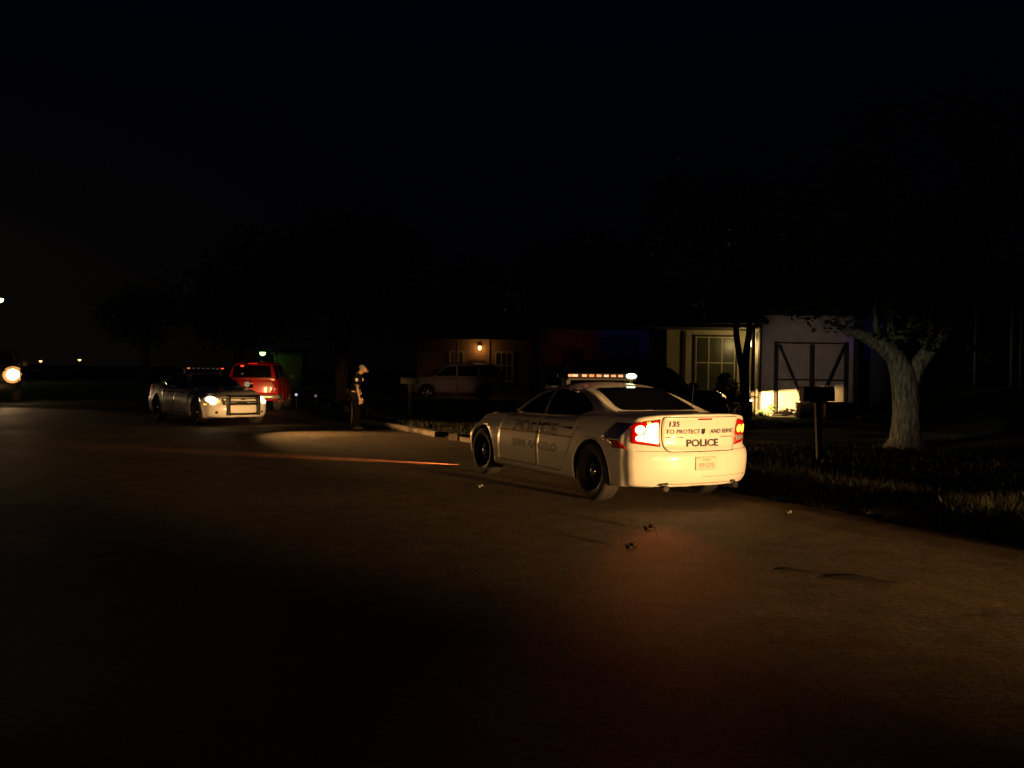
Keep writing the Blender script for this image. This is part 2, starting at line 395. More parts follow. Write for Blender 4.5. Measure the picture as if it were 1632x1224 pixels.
def loft_cabin(S):
    G = S['cabin']; zt = smoothcurve(G['top'], .10); x0, x1 = G['top'][-1][0], G['top'][0][0]
    x0, x1 = min(x0, x1), max(x0, x1)
    base = smoothcurve(G['base'], .15); wb = smoothcurve(G['wb'], .2); tum = G['tumble']
    xs = np.linspace(x0, x1, 60); NS = 18; V = []; F = []
    for x in xs:
        t = zt(x); b = base(x); W = wb(x); h = max(t - b, .02); wr = W - tum * h; cr = G.get('crown', .04)
        pts = [(W + .005, b - .12), (W, b), (W - tum * h * .30, b + .40 * h), (wr + .03 * min(1, h / .3), b + .80 * h), (wr - .03, t - cr - .012 * min(1, h / .3)), (wr - .14, t - cr * .55), (wr * .4, t - cr * .1), (0, t)]
        c = catmull(pts, NS)
        row = [(-p[0], p[1]) for p in c] + [(p[0], p[1]) for p in c[::-1][1:]]
        for y, z in row:
            xx = x - s_smooth(x1 - .9, x1, x) * G['fbow'] * (y / .8) ** 2 + s_smooth(x0 + .9, x0, x) * G['rbow'] * (y / .8) ** 2
            V.append((xx, y, z))
    n_ = 2 * NS - 1
    for i in range(len(xs) - 1):
        for k in range(n_ - 1): F.append((i * n_ + k, (i + 1) * n_ + k, (i + 1) * n_ + k + 1, i * n_ + k + 1))
    F.append(tuple(range(n_))); F.append(tuple(range((len(xs) - 1) * n_, len(xs) * n_))[::-1])
    me = bpy.data.meshes.new('tmpc'); me.from_pydata(V, [], F)
    bm = bmesh.new(); bm.from_mesh(me); bmesh.ops.recalc_face_normals(bm, faces=bm.faces); bm.to_mesh(me); bm.free()
    return me
def bvh_of(me):
    return BVHTree.FromPolygons([v.co.copy() for v in me.vertices], [tuple(p.vertices) for p in me.polygons])
AX = {'rear': (Vector((-6, 0, 0)), Vector((0, 1, 0)), Vector((0, 0, 1)), Vector((1, 0, 0))),
      'front': (Vector((6, 0, 0)), Vector((0, 1, 0)), Vector((0, 0, 1)), Vector((-1, 0, 0))),
      'left': (Vector((0, 3, 0)), Vector((1, 0, 0)), Vector((0, 0, 1)), Vector((0, -1, 0))),
      'right': (Vector((0, -3, 0)), Vector((1, 0, 0)), Vector((0, 0, 1)), Vector((0, 1, 0))),
      'top': (Vector((0, 0, 4)), Vector((1, 0, 0)), Vector((0, 1, 0)), Vector((0, 0, -1)))}
def roundpoly(pts, r=.03, n_=4):
    out = []; N = len(pts)
    for i in range(N):
        p0, p1, p2 = (Vector(pts[(i + k) % N]) for k in (-1, 0, 1))
        a = (p0 - p1); b = (p2 - p1); rr = min(r, a.length * .45, b.length * .45)
        A, B = p1 + a.normalized() * rr, p1 + b.normalized() * rr
        for k in range(n_ + 1):
            u = k / n_; out.append(((A * (1 - u) ** 2 + p1 * 2 * u * (1 - u) + B * u * u).to_tuple()))
    return out
def densify(pts, st):
    out = []
    for i in range(len(pts)):
        a, b = Vector(pts[i]), Vector(pts[(i + 1) % len(pts)]); n_ = max(1, int((b - a).length / st))
        for k in range(n_): out.append(tuple(a + (b - a) * k / n_))
    return out
def inside(p, poly):
    x, y = p; c = False; j = len(poly) - 1
    for i in range(len(poly)):
        if (poly[i][1] > y) != (poly[j][1] > y) and x < (poly[j][0] - poly[i][0]) * (y - poly[i][1]) / (poly[j][1] - poly[i][1]) + poly[i][0]: c = not c
        j = i
    return c
def cast(bvhs, o, d):
    best = None
    for b in bvhs:
        h = b.ray_cast(o, d)
        if h[0] is not None and (best is None or h[3] < best[3]): best = h
    return best
def patch(name, outline, axis, bvhs, m, parent, off=.004, th=.008, st=.04, smooth=True, label=None, side=1):
    o0, ax, ay, dr = AX[axis]
    pl = densify(outline, st)
    pts = [Vector(p) for p in pl]; N = len(pts)
    xs_ = [p[0] for p in pl]; ys_ = [p[1] for p in pl]
    x = min(xs_) + st * .5
    while x < max(xs_):
        y = min(ys_) + st * .5
        while y < max(ys_):
            if inside((x, y), pl) and min((Vector((x, y)) - p).length for p in pts[:N]) > st * .4: pts.append(Vector((x, y)))
            y += st
        x += st
    vv, ee, ff, *_r = delaunay_2d_cdt(pts, [(i, (i + 1) % N) for i in range(N)], [], 1, 1e-6)
    top = []; bot = []; last = None
    for v in vv:
        h = cast(bvhs, o0 + ax * v.x + ay * v.y, dr)
        if h is None:
            bp_ = None
            for b in bvhs:
                h2 = b.find_nearest((o0 - dr * 0 + ax * v.x + ay * v.y) + dr * ((o0).length - .9))
                if h2[0] is not None: bp_ = h2
            P, nn = bp_[0], bp_[1]
        else: P, nn = h[0], h[1]
        if nn.dot(dr) > 0: nn = -nn
        top.append(P + nn * off); bot.append(P + nn * (off - th))
    bm = bmesh.new(); T = [bm.verts.new(p) for p in top]; B = [bm.verts.new(p) for p in bot]
    cnt = {}
    for f in ff:
        try: bf = bm.faces.new([T[i] for i in f])
        except ValueError: continue
        bf.smooth = smooth
        for k in range(len(f)): cnt.setdefault((f[k], f[(k + 1) % len(f)]), 1)
    for (a, b) in list(cnt):
        if (b, a) not in cnt:
            try: bm.faces.new((T[b], T[a], B[a], B[b]))
            except ValueError: pass
    for v in B:
        if not v.link_faces: bm.verts.remove(v)
    bmesh.ops.recalc_face_normals(bm, faces=bm.faces)
    bm.normal_update()
    s_ = sum((f.normal.dot(dr) for f in bm.faces if f.smooth), 0.0)
    if s_ > 0: bmesh.ops.reverse_faces(bm, faces=bm.faces)
    return obj(name, bm, m, parent, label=label)
def text_mesh(txt, size, sx=1.0, bold=0.0, shear=0.0):
    cu = bpy.data.curves.new('t', 'FONT'); cu.body = txt; cu.size = size; cu.align_x = 'CENTER'; cu.align_y = 'CENTER'; cu.offset = bold; cu.shear = shear; cu.resolution_u = 3
    o = bpy.data.objects.new('t', cu); col.objects.link(o); bpy.context.view_layer.update()
    me = bpy.data.meshes.new_from_object(o.evaluated_get(bpy.context.evaluated_depsgraph_get())); bpy.data.objects.remove(o); bpy.data.curves.remove(cu)
    for v in me.vertices: v.co.x *= sx
    return me
def decal_text(name, txt, size, cx, cy, axis, bvhs, m, parent, sx=1.0, bold=0.0, mirror=False, off=.006, rot=0.0):
    o0, ax, ay, dr = AX[axis]; me = text_mesh(txt, size, sx, bold)
    bm = bmesh.new(); bm.from_mesh(me); bpy.data.meshes.remove(me)
    # slice so that long letters follow the surface
    xs_ = [v.co.x for v in bm.verts]; a, b = min(xs_), max(xs_); k = a
    while k < b:
        k += .05
        bmesh.ops.bisect_plane(bm, geom=bm.verts[:] + bm.edges[:] + bm.faces[:], plane_co=(k, 0, 0), plane_no=(1, 0, 0))
    for v in bm.verts:
        x = -v.co.x if mirror else v.co.x; y = v.co.y
        x, y = x * math.cos(rot) - y * math.sin(rot), x * math.sin(rot) + y * math.cos(rot)
        h = cast(bvhs, o0 + ax * (cx + x) + ay * (cy + y), dr)
        if h is None: h = cast(bvhs, o0 + ax * cx + ay * cy, dr)
        nn = h[1] if h[1].dot(dr) < 0 else -h[1]
        v.co = h[0] + nn * off
    return obj(name, bm, m, parent)
def eval_bool(me, cutters, mats):
    o = bpy.data.objects.new('b', me); col.objects.link(o)
    for m_ in mats: me.materials.append(m_)
    cm = MB()
    for (cx, r, y0, y1, cz) in cutters:
        bm2 = MB(); lathe(bm2, [(0, y0), (r, y0), (r, y1), (0, y1)], 40, Matrix.Translation((cx, 0, cz)) @ Matrix.Rotation(R(-90), 4, 'X'))
        t_ = bpy.data.meshes.new('c'); bm2.to_mesh(t_); bm2.free(); cm.from_mesh(t_)
    bmesh.ops.recalc_face_normals(cm, faces=cm.faces)
    for f in cm.faces: f.material_index = 1
    c = obj('cut', cm, mats)
    md = o.modifiers.new('b', 'BOOLEAN'); md.operation = 'DIFFERENCE'; md.object = c; md.solver = 'EXACT'
    bpy.context.view_layer.update()
    out = bpy.data.meshes.new_from_object(o.evaluated_get(bpy.context.evaluated_depsgraph_get()))
    bpy.data.objects.remove(o); bpy.data.objects.remove(c)
    for p in out.polygons: p.use_smooth = p.material_index == 0
    return out
def wheel(parent, x, y, r, wd, style='steel'):
    """one wheel: tyre, rim, hub cap"""
    sgn = 1 if y > 0 else -1
    e = bpy.data.objects.new('wheel', None); col.objects.link(e); e.parent = parent; e.location = (x, y, r)
    rot = Matrix.Rotation(R(-90 * sgn), 4, 'X')  # local +Z points outwards
    bm = MB(); ri = r * .66
    lathe(bm, [(ri, -wd * .5), (r * .93, -wd * .5), (r * .985, -wd * .40), (r, -wd * .25), (r * .992, -.03), (r * .992, .03), (r, wd * .25), (r * .985, wd * .40), (r * .93, wd * .5), (r * .80, wd * .53), (ri * 1.02, wd * .49), (ri, wd * .46)], 48, rot)
    obj('tyre', bm, M_rubber, e)
    bm = MB(); nsp = 12 if style == 'steel' else 5
    lathe(bm, [(ri, wd * .46), (ri * .95, wd * .44), (ri * .90, wd * .25), (ri * .84, wd * .235), (ri * .70, wd * .215), (ri * .62, wd * .20), (ri * .52, wd * .30), (ri * .30, wd * .33), (0, wd * .33)], 48 if style == 'steel' else 40, rot,
          mis=lambda i, k: (1 if (i == 3 and k % 4 == 1) else 0) if style == 'steel' else (1 if (i in (3, 4, 5, 6) and k % 8 >= 3) else 0))
    obj('rim', bm, [M_steel if style == 'steel' else mat('alloy', (.35, .35, .36), .35, metal=.8), M_seam], e)
    bm = MB(); lathe(bm, [(ri * .22, wd * .32), (ri * .20, wd * .40), (ri * .08, wd * .44), (0, wd * .445)], 20, rot); obj('hub_cap', bm, M_chrome, e)
    return e

CH = dict(rear=-2.60, front=2.48, rbow=.30, fbow=.38, waist=.62,
    zb=[(-2.6, .25), (-2.2, .24), (-1.9, .21), (0, .20), (1.9, .20), (2.48, .24)],
    w=[(-2.6, .885), (-2.2, .915), (-1.5, .945), (-.9, .935), (0, .925), (.9, .93), (1.5, .945), (2.0, .92), (2.48, .83)],
    zs=[(-2.6, 1.03), (-2.2, 1.045), (-1.5, 1.045), (-1.0, 1.00), (-.5, .965), (.9, .945), (1.5, .90), (2.1, .83), (2.48, .72)],
    ws=[(-2.6, .80), (-2.0, .82), (-1.3, .85), (-.8, .84), (.9, .82), (1.5, .78), (2.48, .66)],
    zt=[(-2.6, 1.115), (-2.3, 1.105), (-1.7, 1.10), (-.9, 1.03), (.8, 1.03), (1.2, 1.01), (1.8, .96), (2.2, .89), (2.48, .80)],
    rprof=[(.20, -2.47), (.26, -2.53), (.34, -2.585), (.45, -2.605), (.60, -2.61), (.665, -2.60), (.70, -2.55), (.74, -2.53), (.9, -2.54), (1.02, -2.565), (1.08, -2.59), (1.12, -2.57)],
    fprof=[(.20, 2.36), (.3, 2.45), (.45, 2.48), (.6, 2.46), (.66, 2.42), (.72, 2.44), (.80, 2.40), (.86, 2.30)],
    cabin=dict(top=[(1.02, 1.00), (.62, 1.20), (.22, 1.375), (-.05, 1.43), (-.45, 1.46), (-.85, 1.44), (-1.15, 1.375), (-1.6, 1.215), (-2.02, 1.08)],
        base=[(1.02, .97), (0, .965), (-1.0, .985), (-2.02, 1.05)], wb=[(1.02, .76), (.4, .80), (-.8, .815), (-1.5, .78), (-2.02, .70)], tumble=.52, fbow=.22, rbow=.14, crown=.05),
    wheels=(1.525, -1.525), r=.362, arch=.405, track=.80, twd=.225)

def make_body(S, paint, parent, name='body'):
    me = loft_body(S); r = S['arch']; cut = []
    for wx in S['wheels']:
        cut += [(wx, r, .50, 1.4, S['r']), (wx, r, -1.4, -.50, S['r'])]
    me2 = eval_bool(me, cut, [paint, M_under]); b1 = bvh_of(me2)
    o = bpy.data.objects.new(name, me2); col.objects.link(o); o.parent = parent
    mc = loft_cabin(S); b2 = bvh_of(mc)
    mc.materials.append(paint)
    for p in mc.polygons: p.use_smooth = True
    c = bpy.data.objects.new('cabin', mc); col.objects.link(c); c.parent = parent
    # wheel arch lips
    for wx in S['wheels']:
        for sg in (1, -1):
            bm = MB(); pts = []
            for k in range(23):
                a = R(-14 + 208 * k / 22); x = wx + (r + .004) * math.cos(a); z = S['r'] + (r + .004) * math.sin(a)
                z = max(z, .23)
                h = b1.ray_cast(Vector((wx + (r + .03) * math.cos(a), 3 * sg, max(.24, S['r'] + (r + .03) * math.sin(a)))), Vector((0, -sg, 0)))
                y = h[0].y if h[0] is not None else .93 * sg
                if abs(y) < .75: y = .9 * sg
                pts.append((x, y - .006 * sg, z))
            tube(bm, pts, .009, 6); obj('fender_lip', bm, paint, parent)
    return o, b1, b2

def mirror_out(o2): return [(-x, y) for x, y in o2]
def side_decal_pair(fn):
    fn('left'); fn('right')

def patrol_car(near=True):
    root = thing('patrol_car', 'x', 'police car'); S = CH
    body, b1, b2 = make_body(S, M_white, root); B = [b1, b2]
    for wx in S['wheels']:
        for sg in (1, -1): wheel(root, wx, S['track'] * sg, S['r'], S['twd'])
    # glass
    side_w = roundpoly([(.62, 1.01), (.16, 1.26), (-.12, 1.335), (-.16, 1.005)], .03)
    side_w2 = roundpoly([(-.24, 1.005), (-.20, 1.345), (-.55, 1.36), (-.95, 1.30), (-1.22, 1.19), (-1.33, 1.105), (-1.02, 1.03)], .03)
    for sd in ('left', 'right'):
        patch('side_window', side_w, sd, [b2], M_glass, root, .005, .01)
        patch('side_window', side_w2, sd, [b2], M_glass, root, .005, .01)
    patch('windshield', roundpoly([(-.66, 1.045), (.66, 1.045), (.53, 1.365), (-.53, 1.365)], .05), 'front', [b2], M_glass, root, .006, .012)
    patch('rear_window', roundpoly([(-.60, 1.125), (.60, 1.125), (.50, 1.375), (0, 1.40), (-.50, 1.375)], .06), 'rear', [b2], M_glass, root, .006, .012, st=.03)
    # doors with a dark gap round each
    fd = roundpoly([(.98, .30), (.98, .80), (.93, .955), (-.14, .975), (-.14, .30)], .05)
    rd = roundpoly([(-.20, .30), (-.20, .975), (-1.18, 1.00), (-1.10, .80), (-1.02, .62), (-.86, .40), (-.78, .30)], .05)
    for sd in ('left', 'right'):
        for pts in (fd, rd):
            c = Vector((sum(p[0] for p in pts) / len(pts), sum(p[1] for p in pts) / len(pts)))
            big = [tuple(c + (Vector(p) - c) * (1 + .007 / (Vector(p) - c).length)) for p in pts]
            d = patch('door', pts, sd, [b1], M_white, root, .0035, .005, st=.06)
            patch('door_gap', big, sd, [b1], M_seam, d, .0016, .003, st=.06)
            hx = -.02 if pts is fd else -.98
            y = b1.ray_cast(Vector((hx, 3 if sd == 'left' else -3, .87)), Vector((0, -1 if sd == 'left' else 1, 0)))[0].y
            sg = 1 if y > 0 else -1
            bm = MB(); tube(bm, [(hx - .09, y + .004 * sg, .87), (hx - .07, y + .035 * sg, .872), (hx + .07, y + .035 * sg, .872), (hx + .09, y + .004 * sg, .87)], .013, 6)
            obj('handle', bm, M_black, d)
    # rear: lid, lamps, plate, lettering
    lid_o = roundpoly([(-.555, 1.075), (.555, 1.075), (.535, .80), (.50, .675), (-.50, .675), (-.535, .80)], .045)
    lid = patch('trunk_lid', lid_o, 'rear', [b1], M_white, root, .008, .014, st=.04)
    patch('lid_gap', [(x * 1.016, .875 + (z - .875) * 1.035) for x, z in lid_o], 'rear', [b1], M_seam, lid, .003, .006, st=.04)
    Bt = [bvh_of(lid.data)]
    patch('brake_light', [(-.10, 1.045), (.10, 1.045), (.10, 1.062), (-.10, 1.062)], 'rear', Bt, M_tailoff, root, .008, .012)
    decal_text('lettering', 'POLICE', .118, 0, .765, 'rear', Bt, M_letter, lid, 1.25, .0035, mirror=True)
    decal_text('lettering', '135', .085, .415, .995, 'rear', Bt, M_letter, lid, 1.15, .002, mirror=True)
    decal_text('lettering', 'TO PROTECT', .072, .275, .905, 'rear', Bt, M_letter, lid, 1.05, .001, mirror=True)
    decal_text('lettering', 'AND SERVE', .072, -.30, .905, 'rear', Bt, M_letter, lid, 1.05, .001, mirror=True)
    patch('badge', roundpoly([(-.028, .94), (.028, .94), (.026, .89), (0, .868), (-.026, .89)], .01), 'rear', Bt, M_black, lid, .006, .006, st=.02)
    patch('emblem', [(.28, .835), (.50, .832), (.50, .842), (.28, .845)], 'rear', Bt, M_chrome, lid, .005, .006)
    patch('emblem', [(-.28, .835), (-.50, .832), (-.50, .842), (-.28, .845)], 'rear', Bt, M_chrome, lid, .005, .006)
    for sg in (1, -1):
        # lamp cluster wraps the corner
        o_ = roundpoly([(sg * .585, 1.045), (sg * .80, 1.01), (sg * .835, .96), (sg * .845, .77), (sg * .56, .735), (sg * .575, .85)], .015)
        L = patch('tail_light', o_, 'rear', [b1], M_tail, root, .012, .03, st=.03)
        bl = [bvh_of(L.data)]
        patch('lamp_bezel', [(x + (x - sg * .73) * (.05 if abs(x) < .73 else .0), .89 + (z - .89) * 1.06) for x, z in o_], 'rear', [b1], M_seam, L, .004, .008, st=.04)
        def disc(cy, cz, ry, rz, n_=18): return [(cy + ry * math.cos(2 * math.pi * k / n_), cz + rz * math.sin(2 * math.pi * k / n_)) for k in range(n_)]
        if sg > 0:
            patch('lamp_bulb', disc(.775, .925, .045, .052), 'rear', bl, M_hot, L, .006, .01, st=.03)
            patch('lamp_bulb', roundpoly([(.72, .99), (.60, 1.015), (.59, .86), (.575, .76), (.815, .80), (.815, .85), (.72, .87)], .03), 'rear', bl, M_hot, L, .007, .01, st=.03)
            patch('lamp_bulb', disc(.70, 1.012, .022, .016, 10), 'rear', bl, M_hot2, L, .006, .01, st=.03)
        else:
            patch('lamp_bulb', disc(-.655, .925, .058, .050), 'rear', bl, M_hot2, L, .006, .01, st=.03)
            patch('lamp_bulb', disc(-.775, .920, .045, .055), 'rear', bl, M_hot2, L, .006, .01, st=.03)
            patch('reverse_lens', [(-.60, .845), (-.82, .84), (-.82, .79), (-.60, .775)], 'rear', bl, M_lens, L, .005, .01, st=.03)
    # bumper seam, plate pocket, plate
    patch('bumper_seam', [(-.86, .676), (.86, .676), (.86, .681), (-.86, .681)], 'rear', [b1], mat('seam_grey', (.12, .11, .10), .8), body, .002, .003, st=.04)
    patch('bumper_seam', [(-.80, .372), (.03, .372), (.03, .376), (-.80, .376)], 'rear', [b1], mat('seam_grey'), body, .002, .003, st=.04)
    patch('bumper_seam', [(-.55, .288), (.55, .288), (.55, .294), (-.55, .294)], 'rear', [b1], mat('seam_grey'), body, .002, .003, st=.04)
    pl = patch('number_plate', roundpoly([(-.155, .455), (.155, .455), (.155, .61), (-.155, .61)], .012), 'rear', [b1], mat('plate', (.70, .70, .62), .5), root, .012, .010, st=.05)
    Bp = [bvh_of(pl.data)]; M_pl = mat('plate_ink', (.34, .30, .22), .6)
    decal_text('lettering', '109-5270', .078, 0, .508, 'rear', Bp, M_pl, pl, .80, .0012, mirror=True, off=.003)
    decal_text('lettering', 'TEXAS', .032, 0, .575, 'rear', Bp, M_pl, pl, 1.3, .0008, mirror=True, off=.003)
    for sx in (-.12, .12):
        patch('plate_bolt', [(sx - .006, .59), (sx + .006, .59), (sx + .006, .60), (sx - .006, .60)], 'rear', Bp, M_pl, pl, .003, .004)
    # exhaust cut-outs and pipes
    for sg in (1, -1):
        patch('exhaust_cutout', roundpoly([(sg * .44, .24), (sg * .60, .24), (sg * .585, .30), (sg * .47, .315)], .02), 'rear', [b1], M_seam, body, .004, .006, st=.03)
        bm = MB(); tube(bm, [(-2.2, sg * .52, .25), (-2.545, sg * .52, .25)], .038, 14); obj('exhaust_pipe', bm, M_chrome, root)
    # side stripes and lettering
    for sd in ('left', 'right'):
        Bd = [b1] + [bvh_of(o.data) for o in root.children if o.name.startswith('door')]
        patch('blue_stripe', [(-1.74, .80), (-1.98, .995), (-2.27, .995), (-2.10, .80)], sd, [b1], M_blue, body, .003, .004, st=.05)
        patch('red_stripe', [(-1.86, .785), (-1.99, .695), (-2.25, .695), (-2.10, .785)], sd, [b1], M_rstripe, body, .003, .004, st=.05)
        patch('pinstripe', [(1.05, .735), (1.05, .750), (-1.10, .765), (-1.10, .750)], sd, Bd, M_rstripe, body, .003, .004, st=.05)
        patch('pinstripe', [(-1.78, .775), (-1.78, .785), (-1.95, .785), (-1.95, .775)], sd, [b1], M_rstripe, body, .003, .004, st=.05)
        decal_text('lettering', 'POLICE', .215, -.05, .815, sd, Bd, M_letter, body, 1.75, .008, mirror=(sd == 'left'), off=.003)
        decal_text('lettering', 'SAN ANGELO', .15, -.10, .58, sd, Bd, M_letter, body, 1.35, .003, mirror=(sd == 'left'), off=.003)
        h = b1.ray_cast(Vector((2.05, 3 if sd == 'left' else -3, .60)), Vector((0, -1 if sd == 'left' else 1, 0)))[0]
        patch('side_marker', roundpoly([(2.10, .57), (1.98, .57), (1.98, .60), (2.10, .60)], .01), sd, [b1], M_amber if near else M_turn, root, .006, .01)
        patch('rocker_trim', [(1.08, .205), (1.08, .235), (-1.08, .235), (-1.08, .205)], sd, [b1], M_black, root, .006, .01, st=.08)
    # mirrors
    for sg in (1, -1):
        bm = MB(); box(bm, .54, .70, sg * .93 if sg > 0 else -1.10, sg * 1.10 if sg > 0 else -.93, .99, 1.11, .03); tube(bm, [(.62, sg * .80, 1.0), (.62, sg * .95, 1.03)], .02, 6)
        mrr = obj('wing_mirror', bm, mat('mirror_shell', (.012, .012, .012), 1.0, spec=.1), root); bm = MB(); box(bm, .530, .538, min(sg * .95, sg * 1.08), max(sg * .95, sg * 1.08), 1.01, 1.09, .006); obj('mirror_glass', bm, mat('mirror_shell'), mrr)
    # light bar
    lb = bpy.data.objects.new('light_bar', None); col.objects.link(lb); lb.parent = root
    bm = MB(); box(bm, -.42, -.12, -.58, .58, 1.500, 1.575, .025); obj('bar_housing', bm, mat('bar_lens', (.03, .03, .035), .12, coat=1), lb)
    for sg in (1, -1): bm = MB(); box(bm, -.34, -.20, sg * .52 - .03, sg * .52 + .03, 1.38, 1.505, .01); obj('mount_foot', bm, M_black, lb)
    bm = MB(); box(bm, -.40, -.14, -.56, .56, 1.48, 1.499, 0); obj('bar_base', bm, M_black, lb)
    if near:
        cols = [(1, .42, .30), (1, .62, .60), (1, .46, .34), (1, .36, .18), (1, .38, .22), (1, .58, .55), (1, .44, .28), (1, .50, .42)]
        ys = [.545, .47, .325, .205, .085, -.035, -.155, -.275]
        for k, y in enumerate(ys):
            bm = MB(); box(bm, -.432, -.4215, y - .038, y + .038, 1.525, 1.557, .005)
            obj('light_module', bm, mat('module_%d' % k, cols[k], .3, emit=cols[k], strength=.34 + .10 * (k % 3)), lb)
        bm = MB()
        r_ = bmesh.ops.create_uvsphere(bm, u_segments=20, v_segments=12, radius=1.0); bmesh.ops.transform(bm, matrix=Matrix.Translation((-.425, -.46, 1.54)) @ Matrix.Diagonal((.03, .085, .038, 1)), verts=r_['verts'])
        obj('alley_light', bm, mat('alley_lamp', (.9, 1, .7), .3, emit=(.85, 1.0, .55), strength=7), lb, smooth=True)
    else:
        for k in range(8):
            y = -.50 + k * .143
            bm = MB(); box(bm, -.1185, -.108, y - .04, y + .04, 1.525, 1.557, .005)
            c_ = (1, .36, .12) if k == 0 else ((1, .10, .03) if k == 7 else (.8, .7, .5))
            obj('light_module', bm, mat('fmodule_%d' % k, c_, .3, emit=c_, strength=1.6 if k == 7 else (.8 if k == 0 else .04)), lb)
    # front end
    gr = patch('grille', roundpoly([(-.50, .57), (.50, .57), (.52, .755), (-.52, .755)], .03), 'front', [b1], M_black, root, .006, .01, st=.05)
    bg_ = [bvh_of(gr.data)]
    patch('grille_bar', [(-.46, .675), (.46, .675), (.46, .705), (-.46, .705)], 'front', bg_, M_white, gr, .012, .012, st=.06)
    patch('grille_bar', [(-.44, .60), (-.16, .60), (-.16, .635), (-.44, .635)], 'front', bg_, M_white, gr, .012, .012, st=.06)
    patch('grille_bar', [(.16, .60), (.44, .60), (.44, .635), (.16, .635)], 'front', bg_, M_white, gr, .012, .012, st=.06)
    for sg in (1, -1):
        o_ = roundpoly([(sg * .56, .62), (sg * .82, .63), (sg * .86, .74), (sg * .58, .755)], .025)
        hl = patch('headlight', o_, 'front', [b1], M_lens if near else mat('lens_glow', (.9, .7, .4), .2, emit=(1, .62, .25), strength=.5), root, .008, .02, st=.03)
        bh = [bvh_of(hl.data)]
        if not near:
            patch('lamp_bulb', [(sg * .715 + .105 * math.cos(a_ * .35), .69 + .085 * math.sin(a_ * .35)) for a_ in range(18)], 'front', [b1], M_head, hl, .02, .02, st=.03)
            patch('turn_signal', [(sg * .60 + .04 * math.cos(a_ * .35), .66 + .03 * math.sin(a_ * .35)) for a_ in range(18)], 'front', bh, M_turn, hl, .02, .02, st=.03)
        patch('fog_recess', [(sg * .64 + .035 * math.cos(a_ * .35), .375 + .035 * math.sin(a_ * .35)) for a_ in range(18)], 'front', [b1], M_black, root, .004, .006, st=.03)
    bm = MB()
    patch('lower_intake', roundpoly([(-.42, .30), (.42, .30), (.42, .325), (-.42, .325)], .01), 'front', [b1], M_black, root, .004, .006, st=.06)
    bm.free()
    if not near:
        # push bumper
        pb = bpy.data.objects.new('push_bumper', None); col.objects.link(pb); pb.parent = root
        for sg in (1, -1):
            bm = MB(); box(bm, 2.50, 2.62, sg * .42 - .035, sg * .42 + .035, .30, .84, .015); obj('upright', bm, M_black, pb)
        bm = MB(); tube(bm, [(2.57, -.40, .60), (2.57, .40, .60)], .028, 8); obj('cross_tube', bm, M_black, pb)
        bm = MB(); tube(bm, [(2.57, -.40, .34), (2.57, .40, .34)], .022, 8); obj('cross_tube', bm, M_black, pb)
        bm = MB(); tube(bm, [(2.57, -.40, .80), (2.57, .40, .80)], .025, 8); obj('cross_tube', bm, M_black, pb)
        # pillar spotlight
        bm = MB(); lathe(bm, [(0, -.06), (.05, -.05), (.075, .0), (.078, .04), (0, .042)], 16, Matrix.Translation((.93, .80, 1.10)) @ Matrix.Rotation(R(90), 4, 'Y'))
        obj('pillar_spotlight', bm, mat('spot_chrome', (.8, .78, .6), .25, metal=.9, emit=(1, .9, .5), strength=.25), root)
    # aerial
    bm = MB(); tube(bm, [(-1.9, -.35, 1.10), (-1.93, -.35, 1.45)], .004, 5); obj('aerial', bm, M_black, root)
    return root

near = patrol_car(True); near.location = (1.08, 13.12, 0); near.rotation_euler = (0, 0, .487 + math.pi / 2)
near['label'] = 'white police sedan seen from behind, tail lights glowing, parked at the road edge'
near['group'] = 'police cars in the street'
far = patrol_car(False); far.location = (-8.85, 26.6, 0); far.rotation_euler = (0, 0, R(220) + math.pi / 2)
far['label'] = 'police sedan facing the camera with headlights on and a black push bumper'
far['group'] = 'police cars in the street'
#@@REST
# ------------------------------------------------------------------ sport utility vehicles
SUV = dict(rear=-2.45, front=2.45, rbow=.16, fbow=.26, waist=.75,
    zb=[(-2.45, .38), (0, .32), (2.45, .36)], w=[(-2.45, .93), (-1.4, .965), (0, .955), (1.5, .965), (2.45, .90)],
    zs=[(-2.45, 1.14), (0, 1.13), (1.0, 1.12), (2.0, 1.06), (2.45, .98)], ws=[(-2.45, .88), (0, .90), (2.0, .82), (2.45, .76)],
    zt=[(-2.45, 1.18), (0, 1.17), (1.0, 1.17), (2.0, 1.13), (2.45, 1.06)],
    rprof=[(.3, -2.36), (.42, -2.44), (.60, -2.47), (.64, -2.40), (.9, -2.40), (1.2, -2.37)],
    fprof=[(.3, 2.38), (.45, 2.46), (.62, 2.46), (.68, 2.40), (1.0, 2.38), (1.1, 2.32)],
    cabin=dict(top=[(1.30, 1.15), (.95, 1.42), (.55, 1.72), (.2, 1.80), (-.6, 1.83), (-1.8, 1.81), (-2.15, 1.74), (-2.32, 1.45), (-2.42, 1.15)],
        base=[(1.3, 1.12), (-2.42, 1.12)], wb=[(1.3, .84), (0, .88), (-2.42, .84)], tumble=.26, fbow=.20, rbow=.10, crown=.04),
    wheels=(1.42, -1.42), r=.37, arch=.43, track=.80, twd=.24)
